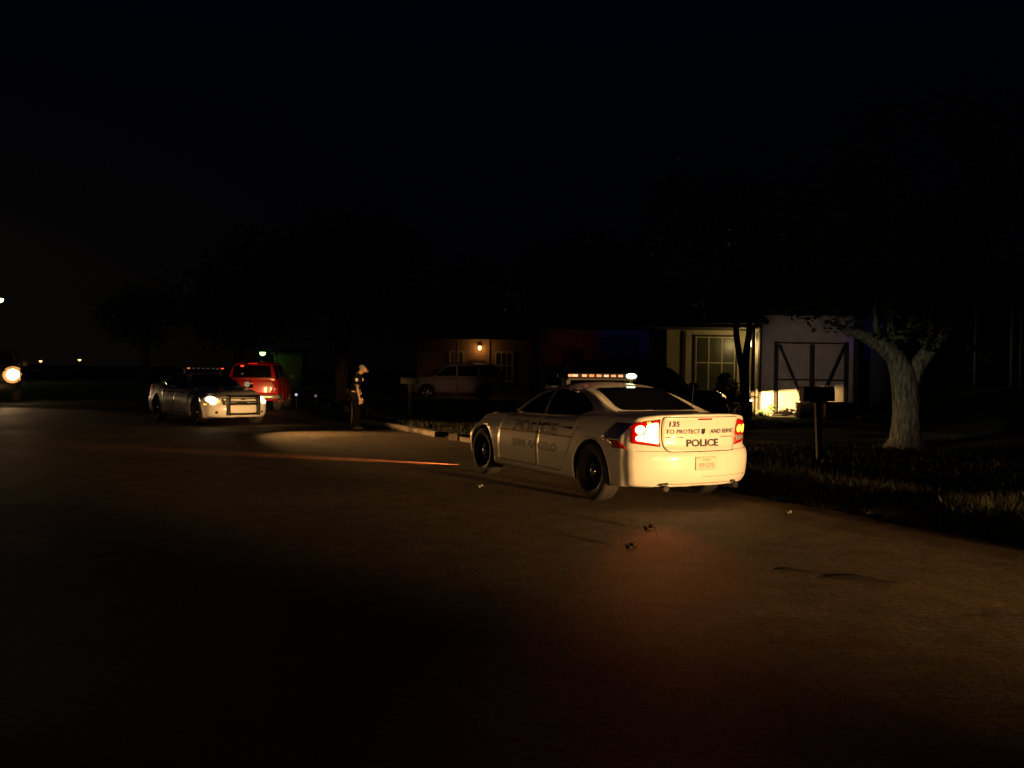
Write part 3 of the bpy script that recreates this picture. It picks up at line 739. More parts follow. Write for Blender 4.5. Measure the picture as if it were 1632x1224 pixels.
def suv(paint, label, loc, rz, rear_lit=False, front=None, refl=None):
    root = thing('sport_utility_vehicle', label, 'car', loc, rz); S = SUV
    body, b1, b2 = make_body(S, paint, root)
    for wx in S['wheels']:
        for sg in (1, -1): wheel(root, wx, S['track'] * sg, S['r'], S['twd'], 'alloy')
    for sd in ('left', 'right'):
        for o_ in ([(.95, 1.19), (.52, 1.62), (-.02, 1.68), (-.02, 1.19)], [(-.12, 1.19), (-.12, 1.69), (-1.12, 1.69), (-1.12, 1.19)], [(-1.24, 1.19), (-1.24, 1.68), (-1.95, 1.66), (-2.12, 1.19)]):
            patch('side_window', roundpoly(o_, .04), sd, [b2], M_glass, root, .006, .012, st=.06)
        for x0, x1 in ((1.12, -.05), (-.10, -1.12)):
            o_ = roundpoly([(x0, .40), (x0, 1.10), (x1, 1.10), (x1, .40)] if x0 > 0 else [(x0, .40), (x0, 1.10), (x1, 1.10), (x1 + .04, .9), (x1 + .22, .40)], .05)
            d = patch('door', o_, sd, [b1], paint, root, .006, .012, st=.08)
            c = Vector((sum(p[0] for p in o_) / len(o_), sum(p[1] for p in o_) / len(o_)))
            patch('door_gap', [tuple(c + (Vector(p) - c) * (1 + .008 / (Vector(p) - c).length)) for p in o_], sd, [b1], M_seam, d, .003, .004, st=.08)
            sg = 1 if sd == 'left' else -1
            bm = MB(); tube(bm, [(x1 + .06, sg * .95, 1.0), (x1 + .08, sg * .985, 1.0), (x1 + .22, sg * .985, 1.0), (x1 + .24, sg * .95, 1.0)], .014, 6); obj('handle', bm, M_black, d)
    patch('windshield', roundpoly([(-.72, 1.20), (.72, 1.20), (.62, 1.68), (-.62, 1.68)], .06), 'front', [b2], M_glass, root, .006, .012, st=.06)
    patch('rear_window', roundpoly([(-.70, 1.22), (.70, 1.22), (.63, 1.66), (-.63, 1.66)], .06), 'rear', [b2], M_glass, root, .006, .012, st=.06)
    if rear_lit: patch('window_reflection', roundpoly([(.30, 1.60), (.42, 1.60), (.42, 1.66), (.30, 1.66)], .02), 'rear', [b2], mat('reflection_red', (1, .05, .02), .3, emit=(1, .06, .03), strength=1.6), root, .012, .01, st=.03)  # glowing red patch painted as the light bar's reflection in the glass
    tg = patch('tailgate', roundpoly([(-.74, .66), (.74, .66), (.76, 1.12), (-.76, 1.12)], .04), 'rear', [b1], refl or paint, root, .008, .014, st=.06)
    Bt = [bvh_of(tg.data)]
    patch('handle', roundpoly([(-.05, 1.0), (.09, 1.0), (.09, .95), (-.05, .95)], .012), 'rear', Bt, mat('handle_glint', (.9, .85, .6), .2, metal=.5, emit=(1, .9, .5), strength=.9) if rear_lit else M_chrome, tg, .015, .012, st=.03)  # with rear_lit the handle glows to paint a glare reflection
    patch('brake_light', [(-.16, 1.715), (.16, 1.715), (.16, 1.74), (-.16, 1.74)], 'rear', [b2], mat('high_brake', (.8, .02, .01), .3, emit=(1, .03, .01), strength=.55) if rear_lit else M_tailoff, root, .008, .012, st=.03)
    for sg in (1, -1):
        patch('tail_light', roundpoly([(sg * .79, .72), (sg * .875, .72), (sg * .855, 1.12), (sg * .79, 1.12)], .015), 'rear', [b1], M_tailoff, root, .010, .02, st=.04)
        hl = patch('headlight', roundpoly([(sg * .58, .80), (sg * .82, .81), (sg * .80, .98), (sg * .58, .97)], .03), 'front', [b1], M_lens if front is not M_headfar else mat('lens_glow'), root, .01, .02, st=.04)  # oncoming lens glows orange, imitating the halo round its lamp
        if front:
            bh = [bvh_of(hl.data)]
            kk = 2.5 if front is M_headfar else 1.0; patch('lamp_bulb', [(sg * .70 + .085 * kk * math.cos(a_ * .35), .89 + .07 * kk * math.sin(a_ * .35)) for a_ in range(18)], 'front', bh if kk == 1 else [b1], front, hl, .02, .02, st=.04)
            if kk > 1: patch('glow_disc', [(sg * .70 + .33 * math.cos(a_ * .35), .89 + .27 * math.sin(a_ * .35)) for a_ in range(18)], 'front', [b1], mat('bloom_orange', (1, .6, .2), .3, emit=(1, .42, .10), strength=.8), hl, .012, .012, st=.05)  # orange glowing disc round the oversized bulb imitates headlamp bloom
        bm = MB(); box(bm, .78, .92, sg * 1.08 - .09, sg * 1.08 + .09, 1.17, 1.33, .03); tube(bm, [(.88, sg * .86, 1.17), (.86, sg * 1.02, 1.22)], .02, 6); obj('wing_mirror', bm, M_black, root)
    patch('grille', roundpoly([(-.50, .76), (.50, .76), (.52, .98), (-.52, .98)], .03), 'front', [b1], M_black, root, .006, .01, st=.06)
    M_bump = mat('bumper_silver', (.55, .52, .46), .35, metal=.6) if rear_lit else M_black
    bm = MB(); tube(bm, [(-2.25, .97, .53), (-2.42, .90, .53), (-2.50, .70, .53), (-2.53, 0, .53), (-2.50, -.70, .53), (-2.42, -.90, .53), (-2.25, -.97, .53)], .085, 10); obj('rear_bumper', bm, M_bump, root)
    for sg in (1, -1):
        bm = MB(); tube(bm, [(.4, sg * .62, 1.80), (.3, sg * .62, 1.86), (-1.6, sg * .62, 1.87), (-1.7, sg * .62, 1.81)], .015, 6); obj('roof_rail', bm, M_black, root)
    return root
fwd = lambda h: h + math.pi / 2
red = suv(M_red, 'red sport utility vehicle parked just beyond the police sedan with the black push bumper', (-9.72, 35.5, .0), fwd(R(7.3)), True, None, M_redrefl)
wht = suv(mat('dull_white_paint', (.50, .47, .42), .5), 'pale sport utility vehicle parked side-on before the brick house with the porch lamp', (-2.85, 46.6, .10), fwd(R(92)))
drk = suv(M_darkpaint, 'black sport utility vehicle in the driveway behind the parked police sedan', (3.25, 23.4, .09), fwd(R(-61)), False); drk.scale = (1, 1, .95)
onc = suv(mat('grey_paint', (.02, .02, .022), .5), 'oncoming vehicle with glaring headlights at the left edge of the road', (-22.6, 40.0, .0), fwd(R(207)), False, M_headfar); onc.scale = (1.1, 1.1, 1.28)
# amber and white lamps on the front corner of the dark vehicle
b_ = bvh_of([c for c in drk.children if c.name.startswith('body')][0].data)
for k, (z, x, m_) in enumerate(((.98, 2.10, 'w'), (.955, 2.18, 'a'), (.92, 2.25, 'w'))):
    patch('marker_lamp', roundpoly([(x - .04, z - .028), (x + .04, z - .028), (x + .04, z + .028), (x - .04, z + .028)], .015), 'right', [b_], mat('marker_white', (1, .8, .6), .3, emit=(1, .75, .45), strength=.9) if m_ == 'w' else mat('marker_orange', (1, .4, .05), .3, emit=(1, .42, .04), strength=1.3), drk, .012, .015, st=.03)

# ------------------------------------------------------------------ houses
M_stucco = mat('pale_stucco', (.42, .38, .36), .9, noise=.18, nscale=2.5, bump=.35, bscale=50)
M_stucco2 = mat('cream_wall', (.40, .34, .24), .9, noise=.15, nscale=3, bump=.3, bscale=40)
M_wood = mat('dark_wood', (.030, .020, .014), .8, noise=.4, nscale=10, bump=.4)
M_roof = mat('roof_shingle', (.022, .020, .019), .95, noise=.5, nscale=12, bump=.6)
M_sash = mat('window_sash', (.34, .30, .22), .6)
M_pane = mat('dark_pane', (.035, .036, .022), .35)
M_door = mat('door_dark', (.06, .04, .03), .6)
def brick():
    m = bpy.data.materials.new('brick'); m.use_nodes = True; nt = m.node_tree; b = nt.nodes['Principled BSDF']; b.inputs['Roughness'].default_value = .9
    t = nt.nodes.new('ShaderNodeTexCoord'); mp = nt.nodes.new('ShaderNodeMapping'); mp.inputs['Rotation'].default_value = (R(90), 0, 0)
    k = nt.nodes.new('ShaderNodeTexBrick'); k.inputs['Scale'].default_value = 4.2; k.inputs['Color1'].default_value = (.17, .07, .04, 1); k.inputs['Color2'].default_value = (.11, .05, .03, 1); k.inputs['Mortar'].default_value = (.22, .18, .14, 1)
    nt.links.new(t.outputs['Object'], mp.inputs[0]); nt.links.new(mp.outputs[0], k.inputs['Vector']); nt.links.new(k.outputs['Color'], b.inputs['Base Color']); return m
M_brick = brick()
def wallbox(name, x0, x1, y0, y1, z0, z1, m, root): return bobj(name, [(x0, x1, y0, y1, z0, z1)], m, root)
def window(root, x0, x1, z0, z1, yf, rows=2, cols=3, frame=M_wood):
    bm = MB(); f = .07
    for a in ((x0 - f, x1 + f, yf - .05, yf, z1, z1 + f), (x0 - f, x1 + f, yf - .07, yf, z0 - f, z0), (x0 - f, x0, yf - .05, yf, z0, z1), (x1, x1 + f, yf - .05, yf, z0, z1)): box(bm, *a)
    w_ = obj('window', bm, frame, root)
    bobj('pane', [(x0, x1, yf - .012, yf - .004, z0, z1)], M_pane, w_)
    bm = MB(); zm = z0 + (z1 - z0) * .55
    for c in range(cols + 1):
        x = x0 + (x1 - x0) * c / cols; x = min(max(x, x0 + .025), x1 - .025); box(bm, x - .022, x + .022, yf - .034, yf - .013, z0, z1)
    for z in (z0 + .025, zm, z1 - .025): box(bm, x0 + .05, x1 - .05, yf - .030, yf - .0135, z - .022, z + .022)
    obj('sash', bm, M_sash, w_)
    return w_
def roof(root, x0, x1, y0, y1, z, h, axis='x', m=None):
    bm = MB(); t = .16
    if axis == 'x': pr = [(y0, z), ((y0 + y1) / 2, z + h), (y1, z)]
    else: pr = [(x0, z), ((x0 + x1) / 2, z + h), (x1, z)]
    a = [pr[0], pr[1], pr[2], (pr[2][0], pr[2][1] - t), (pr[0][0], pr[0][1] - t)]
    rings = []
    for e in ((x0, x1) if axis == 'x' else (y0, y1)):
        rings.append([bm.verts.new((e, p[0], p[1]) if axis == 'x' else (p[0], e, p[1])) for p in a])
    n_ = 5
    for k in range(n_): bm.faces.new((rings[0][k], rings[0][(k + 1) % n_], rings[1][(k + 1) % n_], rings[1][k]))
    bm.faces.new(rings[0]); bm.faces.new(rings[1][::-1]); bmesh.ops.recalc_face_normals(bm, faces=bm.faces)
    return obj('roof', bm, m or M_roof, root)
H = thing('house', 'pale stuccoed house with lit porch wall and dark roof on the right', 'house', (9, 35, .0))
Hx, Hy = 9, 35
def L(*a):  # world box to house box
    return (a[0] - Hx, a[1] - Hx, a[2] - Hy, a[3] - Hy, a[4], a[5])
bobj('gable_wall', [L(9.05, 12.38, 33.30, 33.55, 0, 3.74)], M_stucco, H)
bobj('side_wall', [L(9.05, 9.25, 33.552, 40, 0, 3.74)], M_stucco, H)
bobj('side_wall', [L(12.18, 12.38, 33.552, 40, 0, 3.74)], M_stucco, H)
bobj('porch_wall', [L(5.50, 9.045, 35.2, 35.4, 0, 3.25)], M_stucco2, H)
bobj('front_wall', [L(1.05, 5.40, 36.2, 36.4, 0, 3.35)], M_stucco, H)
bobj('porch_pier', [L(5.45, 5.72, 34.0, 35.19, 0, 3.2)], M_wood, H)
bobj('corner_board', [L(8.975, 9.045, 33.27, 33.5, 0, 3.62)], M_wood, H)
bobj('corner_board', [L(12.385, 12.56, 33.26, 33.6, 0, 3.74)], M_wood, H)
bobj('soffit', [L(.6, 9.04, 33.2, 37, 3.26, 3.34)], M_wood, H)
r1 = roof(H, .5 - Hx, 9.0 - Hx, 32.8 - Hy, 41 - Hy, 3.55, 1.7)
r2 = roof(H, 8.85 - Hx, 12.8 - Hx, 33.05 - Hy, 41 - Hy, 3.93, .85, 'y')
bobj('porch_step', [L(5.8, 9.0, 33.7, 35.19, 0, .16)], M_conc, H)
w1 = window(H, 7.02 - Hx, 8.55 - Hx, .78, 3.0, 35.2 - Hy)
w2 = window(H, 3.25 - Hx, 4.85 - Hx, 1.0, 2.85, 36.2 - Hy)
dr = bobj('door', [L(1.95, 2.85, 36.13, 36.195, .1, 2.5)], M_door, H)
bm = MB(); lathe(bm, [(0, 0), (.03, 0), (.03, .05), (0, .06)], 12, Matrix.Translation((2.05 - Hx, 36.125 - Hy, 1.2)) @ Matrix.Rotation(R(90), 4, 'X')); obj('handle', bm, M_chrome, dr)
bobj('trim', [L(6.52, 6.64, 35.14, 35.198, 0, 3.2)], M_wood, H)
for px in (8.70,):
    bobj('porch_post', [L(px, px + .11, 33.30, 33.41, 0, 3.26)], M_wood, H)
# porch lamp
def lantern(parent, loc, strength, power, color, name='wall_lamp', rad=.05):
    e = bpy.data.objects.new(name, None); col.objects.link(e); e.parent = parent; e.location = loc
    bm = MB(); box(bm, -.05, .05, .02, .12, -.02, .06, .01); lathe(bm, [(0, .22), (.03, .19), (.10, .13), (.10, .115), (0, .115)], 12); obj('lamp_cap', bm, M_black, e)
    bm = MB(); lathe(bm, [(.0, .112), (.075, .11), (.085, 0), (.06, -.10), (0, -.11)], 14)
    obj('lamp_glass', bm, mat(name + '_glow_%d' % int(strength * 10), color, .4, emit=color, strength=strength), e, smooth=True)
    l = bpy.data.lights.new('lamp_light', 'POINT'); l.energy = power; l.color = color; l.shadow_soft_size = rad
    o = bpy.data.objects.new('lamp_light', l); col.objects.link(o); o.parent = e; o.location = (0, -.22, -.02)
    return e
lantern(H, (8.86 - Hx, 33.98 - Hy, 2.72), 16, 30, (1, .72, .25)).rotation_euler = (0, 0, R(-90))

# brick house farther left
H2 = thing('house', 'brick house with a glowing porch lamp beyond the pale parked vehicle', 'house', (-2, 52, 0))
def L2(*a): return (a[0] + 2, a[1] + 2, a[2] - 52, a[3] - 52, a[4], a[5])
bobj('front_wall', [L2(-5.3, 1.0, 51, 51.3, 0, 3.3)], M_brick, H2)
bobj('side_wall', [L2(-5.3, -5.05, 51.302, 58, 0, 3.3)], M_brick, H2); bobj('side_wall', [L2(.75, 1.0, 51.302, 58, 0, 3.3)], M_brick, H2)
roof(H2, -3.9, 3.5, -1.9, 6.8, 3.45, 1.5)
window(H2, -3.45 + 2, -2.75 + 2, 1.1, 2.6, -1, frame=M_sash)
window(H2, -.9 + 2, .0 + 2, 1.0, 2.6, -1, frame=M_sash)
d2 = bobj('door', [L2(-2.35, -1.45 - .1, 50.93, 50.995, .1, 2.2)], M_door, H2)
bm = MB(); lathe(bm, [(0, 0), (.03, 0), (.03, .05), (0, .06)], 12, Matrix.Translation((-2.25 + 2, -1.075, 1.1)) @ Matrix.Rotation(R(90), 4, 'X')); obj('handle', bm, M_chrome, d2)
for px in (-3.1, -1.25): bobj('porch_post', [L2(px, px + .1, 50.2, 50.3, 0, 3.25)], M_sash, H2)
lantern(H2, (-1.82 + 2, -1.15, 2.82), 10, 16, (1, .52, .13), 'porch_lamp', .08)

# dark house on the higher lot at the right edge
H3 = thing('house', 'dark house behind the tree with slim white porch posts', 'house', (18, 37, 0)); H3.location.y = 34.2
def L3(*a): return (a[0] - 18, a[1] - 18, a[2] - 37, a[3] - 37, a[4], a[5])
bobj('front_wall', [L3(12.66, 26, 37, 37.3, -.1, 4.1)], mat('grey_siding', (.09, .09, .10), .85, noise=.2, nscale=2, bump=.2), H3)
bobj('side_wall', [L3(12.66, 12.9, 37.302, 44, -.1, 4.1)], mat('grey_siding'), H3)
roof(H3, -4.9, 9, -2.6, 8, 4.3, 1.8)
window(H3, 18.6 - 18, 19.9 - 18, 2.0, 3.5, 0)
for px, rr in ((16.13, .035), (17.40, .05), (17.72, .035)):
    bm = MB(); tube(bm, [(px - 18, 32.0 - 34.2, 1.20), (px - 18, 32.0 - 34.2, 4.3)], rr, 10); obj('porch_post', bm, mat('post_white', (.75, .75, .72), .3, coat=.5), H3)
spot("yard_glint", (14.2, 28.6, 1.9), (16.9, 32, 1.55), 5, (1, .75, .45), 60, 1.0, .03)

# ------------------------------------------------------------------ yard objects by the stucco house
gf = thing('gate_frame', 'dark wooden gate frame with diagonal braces standing against the pale gable wall', 'gate frame', (10.82, 33.235, .05))
def stick(name, a, b, w_=.085, parent=gf, m=M_wood, dep=.05):
    w_ *= 1.2
    a, b = Vector(a), Vector(b); d = b - a; bm = MB(); box(bm, -w_ / 2, w_ / 2, -dep / 2, dep / 2, 0, d.length, .004, Matrix.Translation(a) @ d.to_track_quat('Z', 'Y').to_matrix().to_4x4()); return obj(name, bm, m, parent)
stick('upright', (-1.27, 0, 0), (-1.27, 0, 2.74), .10); stick('upright', (1.27, 0, 0), (1.27, 0, 2.74), .10)
stick('top_rail', (-1.215, .002, 2.69), (1.215, .002, 2.69), .10); stick('bottom_rail', (-1.215, .002, .06), (1.215, .002, .06), .09)
stick('middle_rail', (-1.215, .002, 1.36), (1.215, .002, 1.36), .08); stick('centre_post', (0, -.052, .10), (0, -.052, 2.64), .09)
stick('brace', (-1.18, -.052, 2.62), (-.12, -.052, .18), .08); stick('brace', (1.18, -.052, 2.62), (.12, -.052, .18), .08)
# bollard lamp by the corner of the gable wall: its wide cap cuts the light off level with the lamp
bo = thing('bollard_lamp', 'low capped garden lamp at the gable corner, behind the twin-stemmed tree', 'lamp', (8.28, 31.7, .05))
bm = MB(); tube(bm, [(0, 0, 0), (0, 0, .60)], .045, 12); obj('post', bm, M_steel, bo)
bm = MB(); lathe(bm, [(0, .78), (.05, .775), (.30, .745), (.30, .735), (0, .735)], 28); obj('cap', bm, M_steel, bo)
bm = MB(); lathe(bm, [(0, .602), (.04, .602), (.045, .65), (0, .655)], 14); obj('lamp_glass', bm, mat('bollard_glow', (1, .8, .4), .3, emit=(1, .72, .3), strength=10), bo)
_o = spot('lamp_light', (8.28, 31.7, .755), (9.55, 33.3, .755), 2600, (1, .62, .20), 62, .35, .012)
# latticed crate
cr = thing('lattice_crate', 'pale latticed crate with a folded cloth on it before the gable wall', 'crate', (10.28, 31.6, .10))
bm = MB()
for k in range(9): x = -.40 + k * .1; box(bm, x - .012, x + .012, -.25, -.235, 0, .5)
for k in range(7): z = .02 + k * .078; box(bm, -.41, .41, -.262, -.2505, z - .012, z + .012)
for k in range(6): y = -.22 + k * .09; box(bm, -.41, -.395, y - .012, y + .012, 0, .5); box(bm, .395, .41, y - .012, y + .012, 0, .5)
for k in range(7): z = .02 + k * .078; box(bm, -.423, -.411, -.235, .25, z - .012, z + .012); box(bm, .411, .423, -.235, .25, z - .012, z + .012)
obj('lattice', bm, mat('crate_plastic', (.40, .30, .20), .7), cr)
bobj('crate_body', [(-.38, .38, -.22, .24, .01, .48, .01)], mat('crate_inner', (.12, .09, .06), .8), cr)
bobj('crate_lid', [(-.43, .43, -.265, .265, .501, .53, .01)], mat('crate_plastic'), cr)
cl_ = thing('folded_cloth', 'folded pale cloth bundle lying on the latticed crate', 'cloth', (10.22, 31.6, .63))
bm = MB(); box(bm, -.22, .22, -.18, .18, 0, .07, .03); box(bm, -.18, .19, -.16, .15, .072, .13, .03); obj('bundle', bm, mat('cloth', (.42, .34, .24), .95, bump=.4), cl_)
sb = thing('storage_box', 'dark storage box beside the latticed crate, behind the leaning mailbox', 'storage box', (11.28, 31.7, .10))
bobj('box_body', [(-.50, .50, -.28, .28, 0, .47, .03)], mat('box_dark', (.018, .014, .016), .6), sb); bobj('box_lid', [(-.53, .53, -.31, .31, .472, .56, .025)], mat('box_dark'), sb)
bobj('latch', [(-.05, .05, -.325, -.312, .40, .52, .004)], M_chrome, sb)

# ------------------------------------------------------------------ mailboxes
def mailbox(label, loc, rz, lean, scale, mbox, mpost, flag=True, hpost=1.15):
    t = thing('mailbox', label, 'mailbox', loc, rz)
    bm = MB(); prof = [(-.10, 0), (-.10, .13)] + [(-.10 * math.cos(R(a)), .13 + .10 * math.sin(R(a))) for a in range(20, 180, 20)] + [(.10, .13), (.10, 0)]
    r0 = [bm.verts.new((-.27, y * 1.05, z)) for y, z in prof]; r1_ = [bm.verts.new((.27, y * 1.05, z)) for y, z in prof]
    n_ = len(prof)
    for k in range(n_): bm.faces.new((r0[k], r0[(k + 1) % n_], r1_[(k + 1) % n_], r1_[k]))
    bm.faces.new(r0[::-1]); bm.faces.new(r1_); bmesh.ops.recalc_face_normals(bm, faces=bm.faces)
    b = obj('box', bm, mbox, t, loc=(lean * hpost, 0, hpost)); b.scale = (1, 1, scale)
    bm = MB(); box(bm, -.285, -.272, -.108, .108, -.005, .235, .004); obj('door', bm, mbox, b); 
    bm = MB(); box(bm, -.298, -.286, -.02, .02, .19, .22, .003); obj('latch', bm, M_chrome, b)
    if flag:
        bm = MB(); box(bm, -.16, -.145, -.122, -.112, .16, .30, 0); box(bm, -.144, -.09, -.122, -.112, .25, .30, 0); obj('flag', bm, mat('flag_red', (.12, .02, .02), .5), b)
    bm = MB(); box(bm, -.045, .045, -.045, .045, 0, hpost * math.sqrt(1 + lean * lean) - .02, .006, Matrix.Rotation(math.atan(lean), 4, 'Y')); obj('post', bm, mpost, t)
    bm = MB(); box(bm, -.16, .16, -.05, .05, -.03, -.002, .004); obj('bracket', bm, mpost, b)
    return t
mailbox('dark mailbox on a leaning post in the tall grass right of the near police car', (5.36, 15.9, .06), R(2), -.055, 1.10, mat('mailbox_dark', (.022, .019, .023), .45, coat=.3), mat('grey_post', (.09, .08, .08), .85, noise=.3, nscale=12), True, 1.08)
mm_ = mailbox('pale mailbox on a straight post on the lawn beside the officer', (-3.25, 29.2, .08), R(0), 0, .88, mat('mailbox_pale', (.24, .22, .20), .6), mat('pale_post', (.20, .18, .16), .85, noise=.2, nscale=12), False, 1.06)
#@@REST2
# ------------------------------------------------------------------ officer
def skin(name, verts, edges, radii, m, parent, sub=2, root=0, label=None):
    me = bpy.data.meshes.new(name); me.from_pydata(verts, edges, []); o = bpy.data.objects.new(name, me); col.objects.link(o)
    sk = o.modifiers.new('s', 'SKIN'); sk.use_smooth_shade = True
    sl = me.skin_vertices[0].data if me.skin_vertices else None
    if sl is None:
        bm = bmesh.new(); bm.from_mesh(me); bm.verts.layers.skin.verify(); bm.to_mesh(me); bm.free(); sl = me.skin_vertices[0].data
    for i, r in enumerate(radii):
        sl[i].radius = r if isinstance(r, tuple) else (r, r); sl[i].use_root = (i == root)
    sv = o.modifiers.new('v', 'SUBSURF'); sv.levels = sub; sv.render_levels = sub
    bpy.context.view_layer.update()
    out = bpy.data.meshes.new_from_object(o.evaluated_get(bpy.context.evaluated_depsgraph_get()))
    bpy.data.objects.remove(o); out.materials.clear(); out.materials.append(m)
    for p in out.polygons: p.use_smooth = True; p.material_index = 0
    q = bpy.data.objects.new(name, out); col.objects.link(q); q.parent = parent
    if label: q['label'] = label
    return q
M_skin = mat('skin', (.58, .36, .24), .6); M_uni = mat('uniform_black', (.007, .007, .011), 1.0, spec=.15, noise=.3, nscale=10)
M_trous = mat('trousers', (.006, .004, .004), 1.0, spec=.1, noise=.3, nscale=8); M_grey = mat('grey_hair', (.36, .35, .34), .8, noise=.2, nscale=30)
P = thing('person', 'officer in dark short-sleeved uniform standing at the kerb, grey head bowed, arms hanging', 'person', (-4.02, 23.75, 0), R(4))
# body faces +X, its right side towards the camera (-Y); head bowed
sv = []; se = []; sr = []
def av(p, r, link=None):
    sv.append(p); sr.append(r); k = len(sv) - 1
    if link is not None: se.append((link, k))
    return k
pel = av((-.05, 0, .93), (.15, .12)); ab = av((-.045, 0, 1.08), (.145, .115), pel); ch = av((-.01, 0, 1.27), (.165, .125), ab); ub = av((.03, 0, 1.40), (.12, .09), ch)
nk = av((.075, 0, 1.48), .056, ub); hb = av((.13, 0, 1.54), (.075, .085), nk); hm = av((.185, 0, 1.590), (.096, .092), hb); hf = av((.225, 0, 1.55), (.075, .068), hm); chn = av((.225, 0, 1.49), (.04, .035), hf)
for sg in (-1, 1):
    sh = av((.02, sg * .17, 1.385), .062, ch if False else ub); el = av((.015 + (.02 if sg < 0 else .0), sg * .225, 1.10), .043, sh); wr_ = av((.085, sg * .215, .86), .028, el)
    palm = av((.105, sg * .212, .79), (.036, .020), wr_)
    for k, (dx, ln) in enumerate(((-.028, .070), (-.010, .082), (.010, .078), (.026, .062))):
        a_ = av((.108 + dx, sg * .212, .755), .0095, palm); b__ = av((.112 + dx * 1.1, sg * .205, .755 - ln * .55), .0085, a_); av((.108 + dx * 1.1, sg * .192, .755 - ln), .007, b__)
    t1 = av((.142, sg * .205, .79), .011, palm); av((.158, sg * .195, .755), .009, t1)
    hp = av((-.045, sg * .09, .86), .098, pel); kn = av((-.01 + .02 * sg, sg * .10, .48), .062, hp); an = av((-.04 + .03 * sg, sg * .105, .10), .042, kn); to = av((.10 + .03 * sg, sg * .115, .045), (.045, .035), an)
skin('body', sv, se, sr, M_skin, P)
# shirt
V_ = [(-.05, 0, .90), (-.045, 0, 1.08), (-.01, 0, 1.27), (.03, 0, 1.40), (.072, 0, 1.465)]; E_ = [(0, 1), (1, 2), (2, 3), (3, 4)]; R_ = [(.175, .14), (.175, .14), (.185, .145), (.145, .11), .068]
for sg in (-1, 1):
    b0 = len(V_); V_ += [(.02, sg * .175, 1.39), (.017, sg * .21, 1.21), (.017, sg * .222, 1.165)]; E_ += [(3, b0), (b0, b0 + 1), (b0 + 1, b0 + 2)]; R_ += [.080, .068, .070]
shirt = skin('shirt', V_, E_, R_, M_uni, P)
V_ = [(-.05, 0, .93)]; E_ = []; R_ = [(.168, .135)]
for sg in (-1, 1):
    b0 = len(V_); V_ += [(-.045, sg * .09, .84), (-.01 + .02 * sg, sg * .10, .48), (-.04 + .03 * sg, sg * .105, .12), (-.04 + .03 * sg, sg * .105, .07)]; E_ += [(0, b0), (b0, b0 + 1), (b0 + 1, b0 + 2), (b0 + 2, b0 + 3)]; R_ += [.112, .082, .072, .072]
skin('trousers', V_, E_, R_, M_trous, P)
for sg in (-1, 1):
    skin('boot', [(-.08 + .03 * sg, sg * .105, .06), (-.03 + .03 * sg, sg * .105, .08), (.07 + .03 * sg, sg * .112, .055), (.15 + .03 * sg, sg * .118, .042)], [(0, 1), (1, 2), (2, 3)], [(.05, .055), (.056, .06), (.052, .05), (.042, .038)], M_black, P)
bt = MB(); lathe(bt, [(.150, -.03), (.176, -.028), (.178, .022), (.150, .025)], 28, Matrix.Translation((-.05, 0, .965)) @ Matrix.Diagonal((.86, 1.08, 1, 1))); obj('duty_belt', bt, M_uni, P)
for nm, a in (('radio', (-.235, -.175, -.10, -.03, .93, 1.06, .01)), ('holster', (-.09, .02, -.245, -.185, .80, .98, .015))): bobj(nm, [a], M_uni, P)
bobj('belt_buckle', [(.105, .118, -.03, .03, .95, .985, .004)], M_chrome, P); bobj('radio_light', [(-.245, -.236, -.08, -.055, 1.02, 1.05, .003)], M_chrome, P)
# hair cap: shell round the crown
bm = MB(); r_ = bmesh.ops.create_uvsphere(bm, u_segments=20, v_segments=12, radius=1.0)
bmesh.ops.transform(bm, matrix=Matrix.Translation((.128, 0, 1.632)) @ Matrix.Rotation(R(12), 4, 'Y') @ Matrix.Diagonal((.088, .090, .066, 1)), verts=r_['verts'])
obj('hair', bm, M_grey, P, smooth=True)
bm = MB()
for sg in (-1, 1):
    r_ = bmesh.ops.create_uvsphere(bm, u_segments=8, v_segments=6, radius=1.0); bmesh.ops.transform(bm, matrix=Matrix.Translation((.165, sg * .088, 1.545)) @ Matrix.Diagonal((.02, .012, .032, 1)), verts=r_['verts'])
    obj('ear', bm, M_skin, P, smooth=True); bm = MB()
    r_ = bmesh.ops.create_uvsphere(bm, u_segments=8, v_segments=6, radius=.011); bmesh.ops.translate(bm, vec=(.272, sg * .032, 1.555), verts=r_['verts']); obj('eye', bm, mat('eye_dark', (.03, .02, .02), .2), P, smooth=True); bm = MB()
lathe(bm, [(0, .03), (.010, .01), (.015, -.015), (0, -.022)], 8, Matrix.Translation((.276, 0, 1.530))); obj('nose', bm, M_skin, P)
bobj('mouth', [(.262, .268, -.022, .022, 1.496, 1.502)], mat('lips', (.35, .12, .09), .6), P)
for sg in (-1, 1):
    bobj('shoulder_patch', [(-.012, .052, sg * .262 - .006, sg * .262 + .006, 1.27, 1.35, .004)], mat('patch_silver', (.75, .72, .75), .5), P)
    bobj('sleeve_stripe', [(-.03, .06, sg * .285 - .006, sg * .285 + .006, 1.17, 1.20, .003)], mat('patch_grey', (.16, .15, .17), .7), P)
bobj('badge', [(.158, .170, -.11, -.055, 1.27, 1.35, .004)], mat('badge_gold', (.80, .66, .36), .35, metal=.4), P)

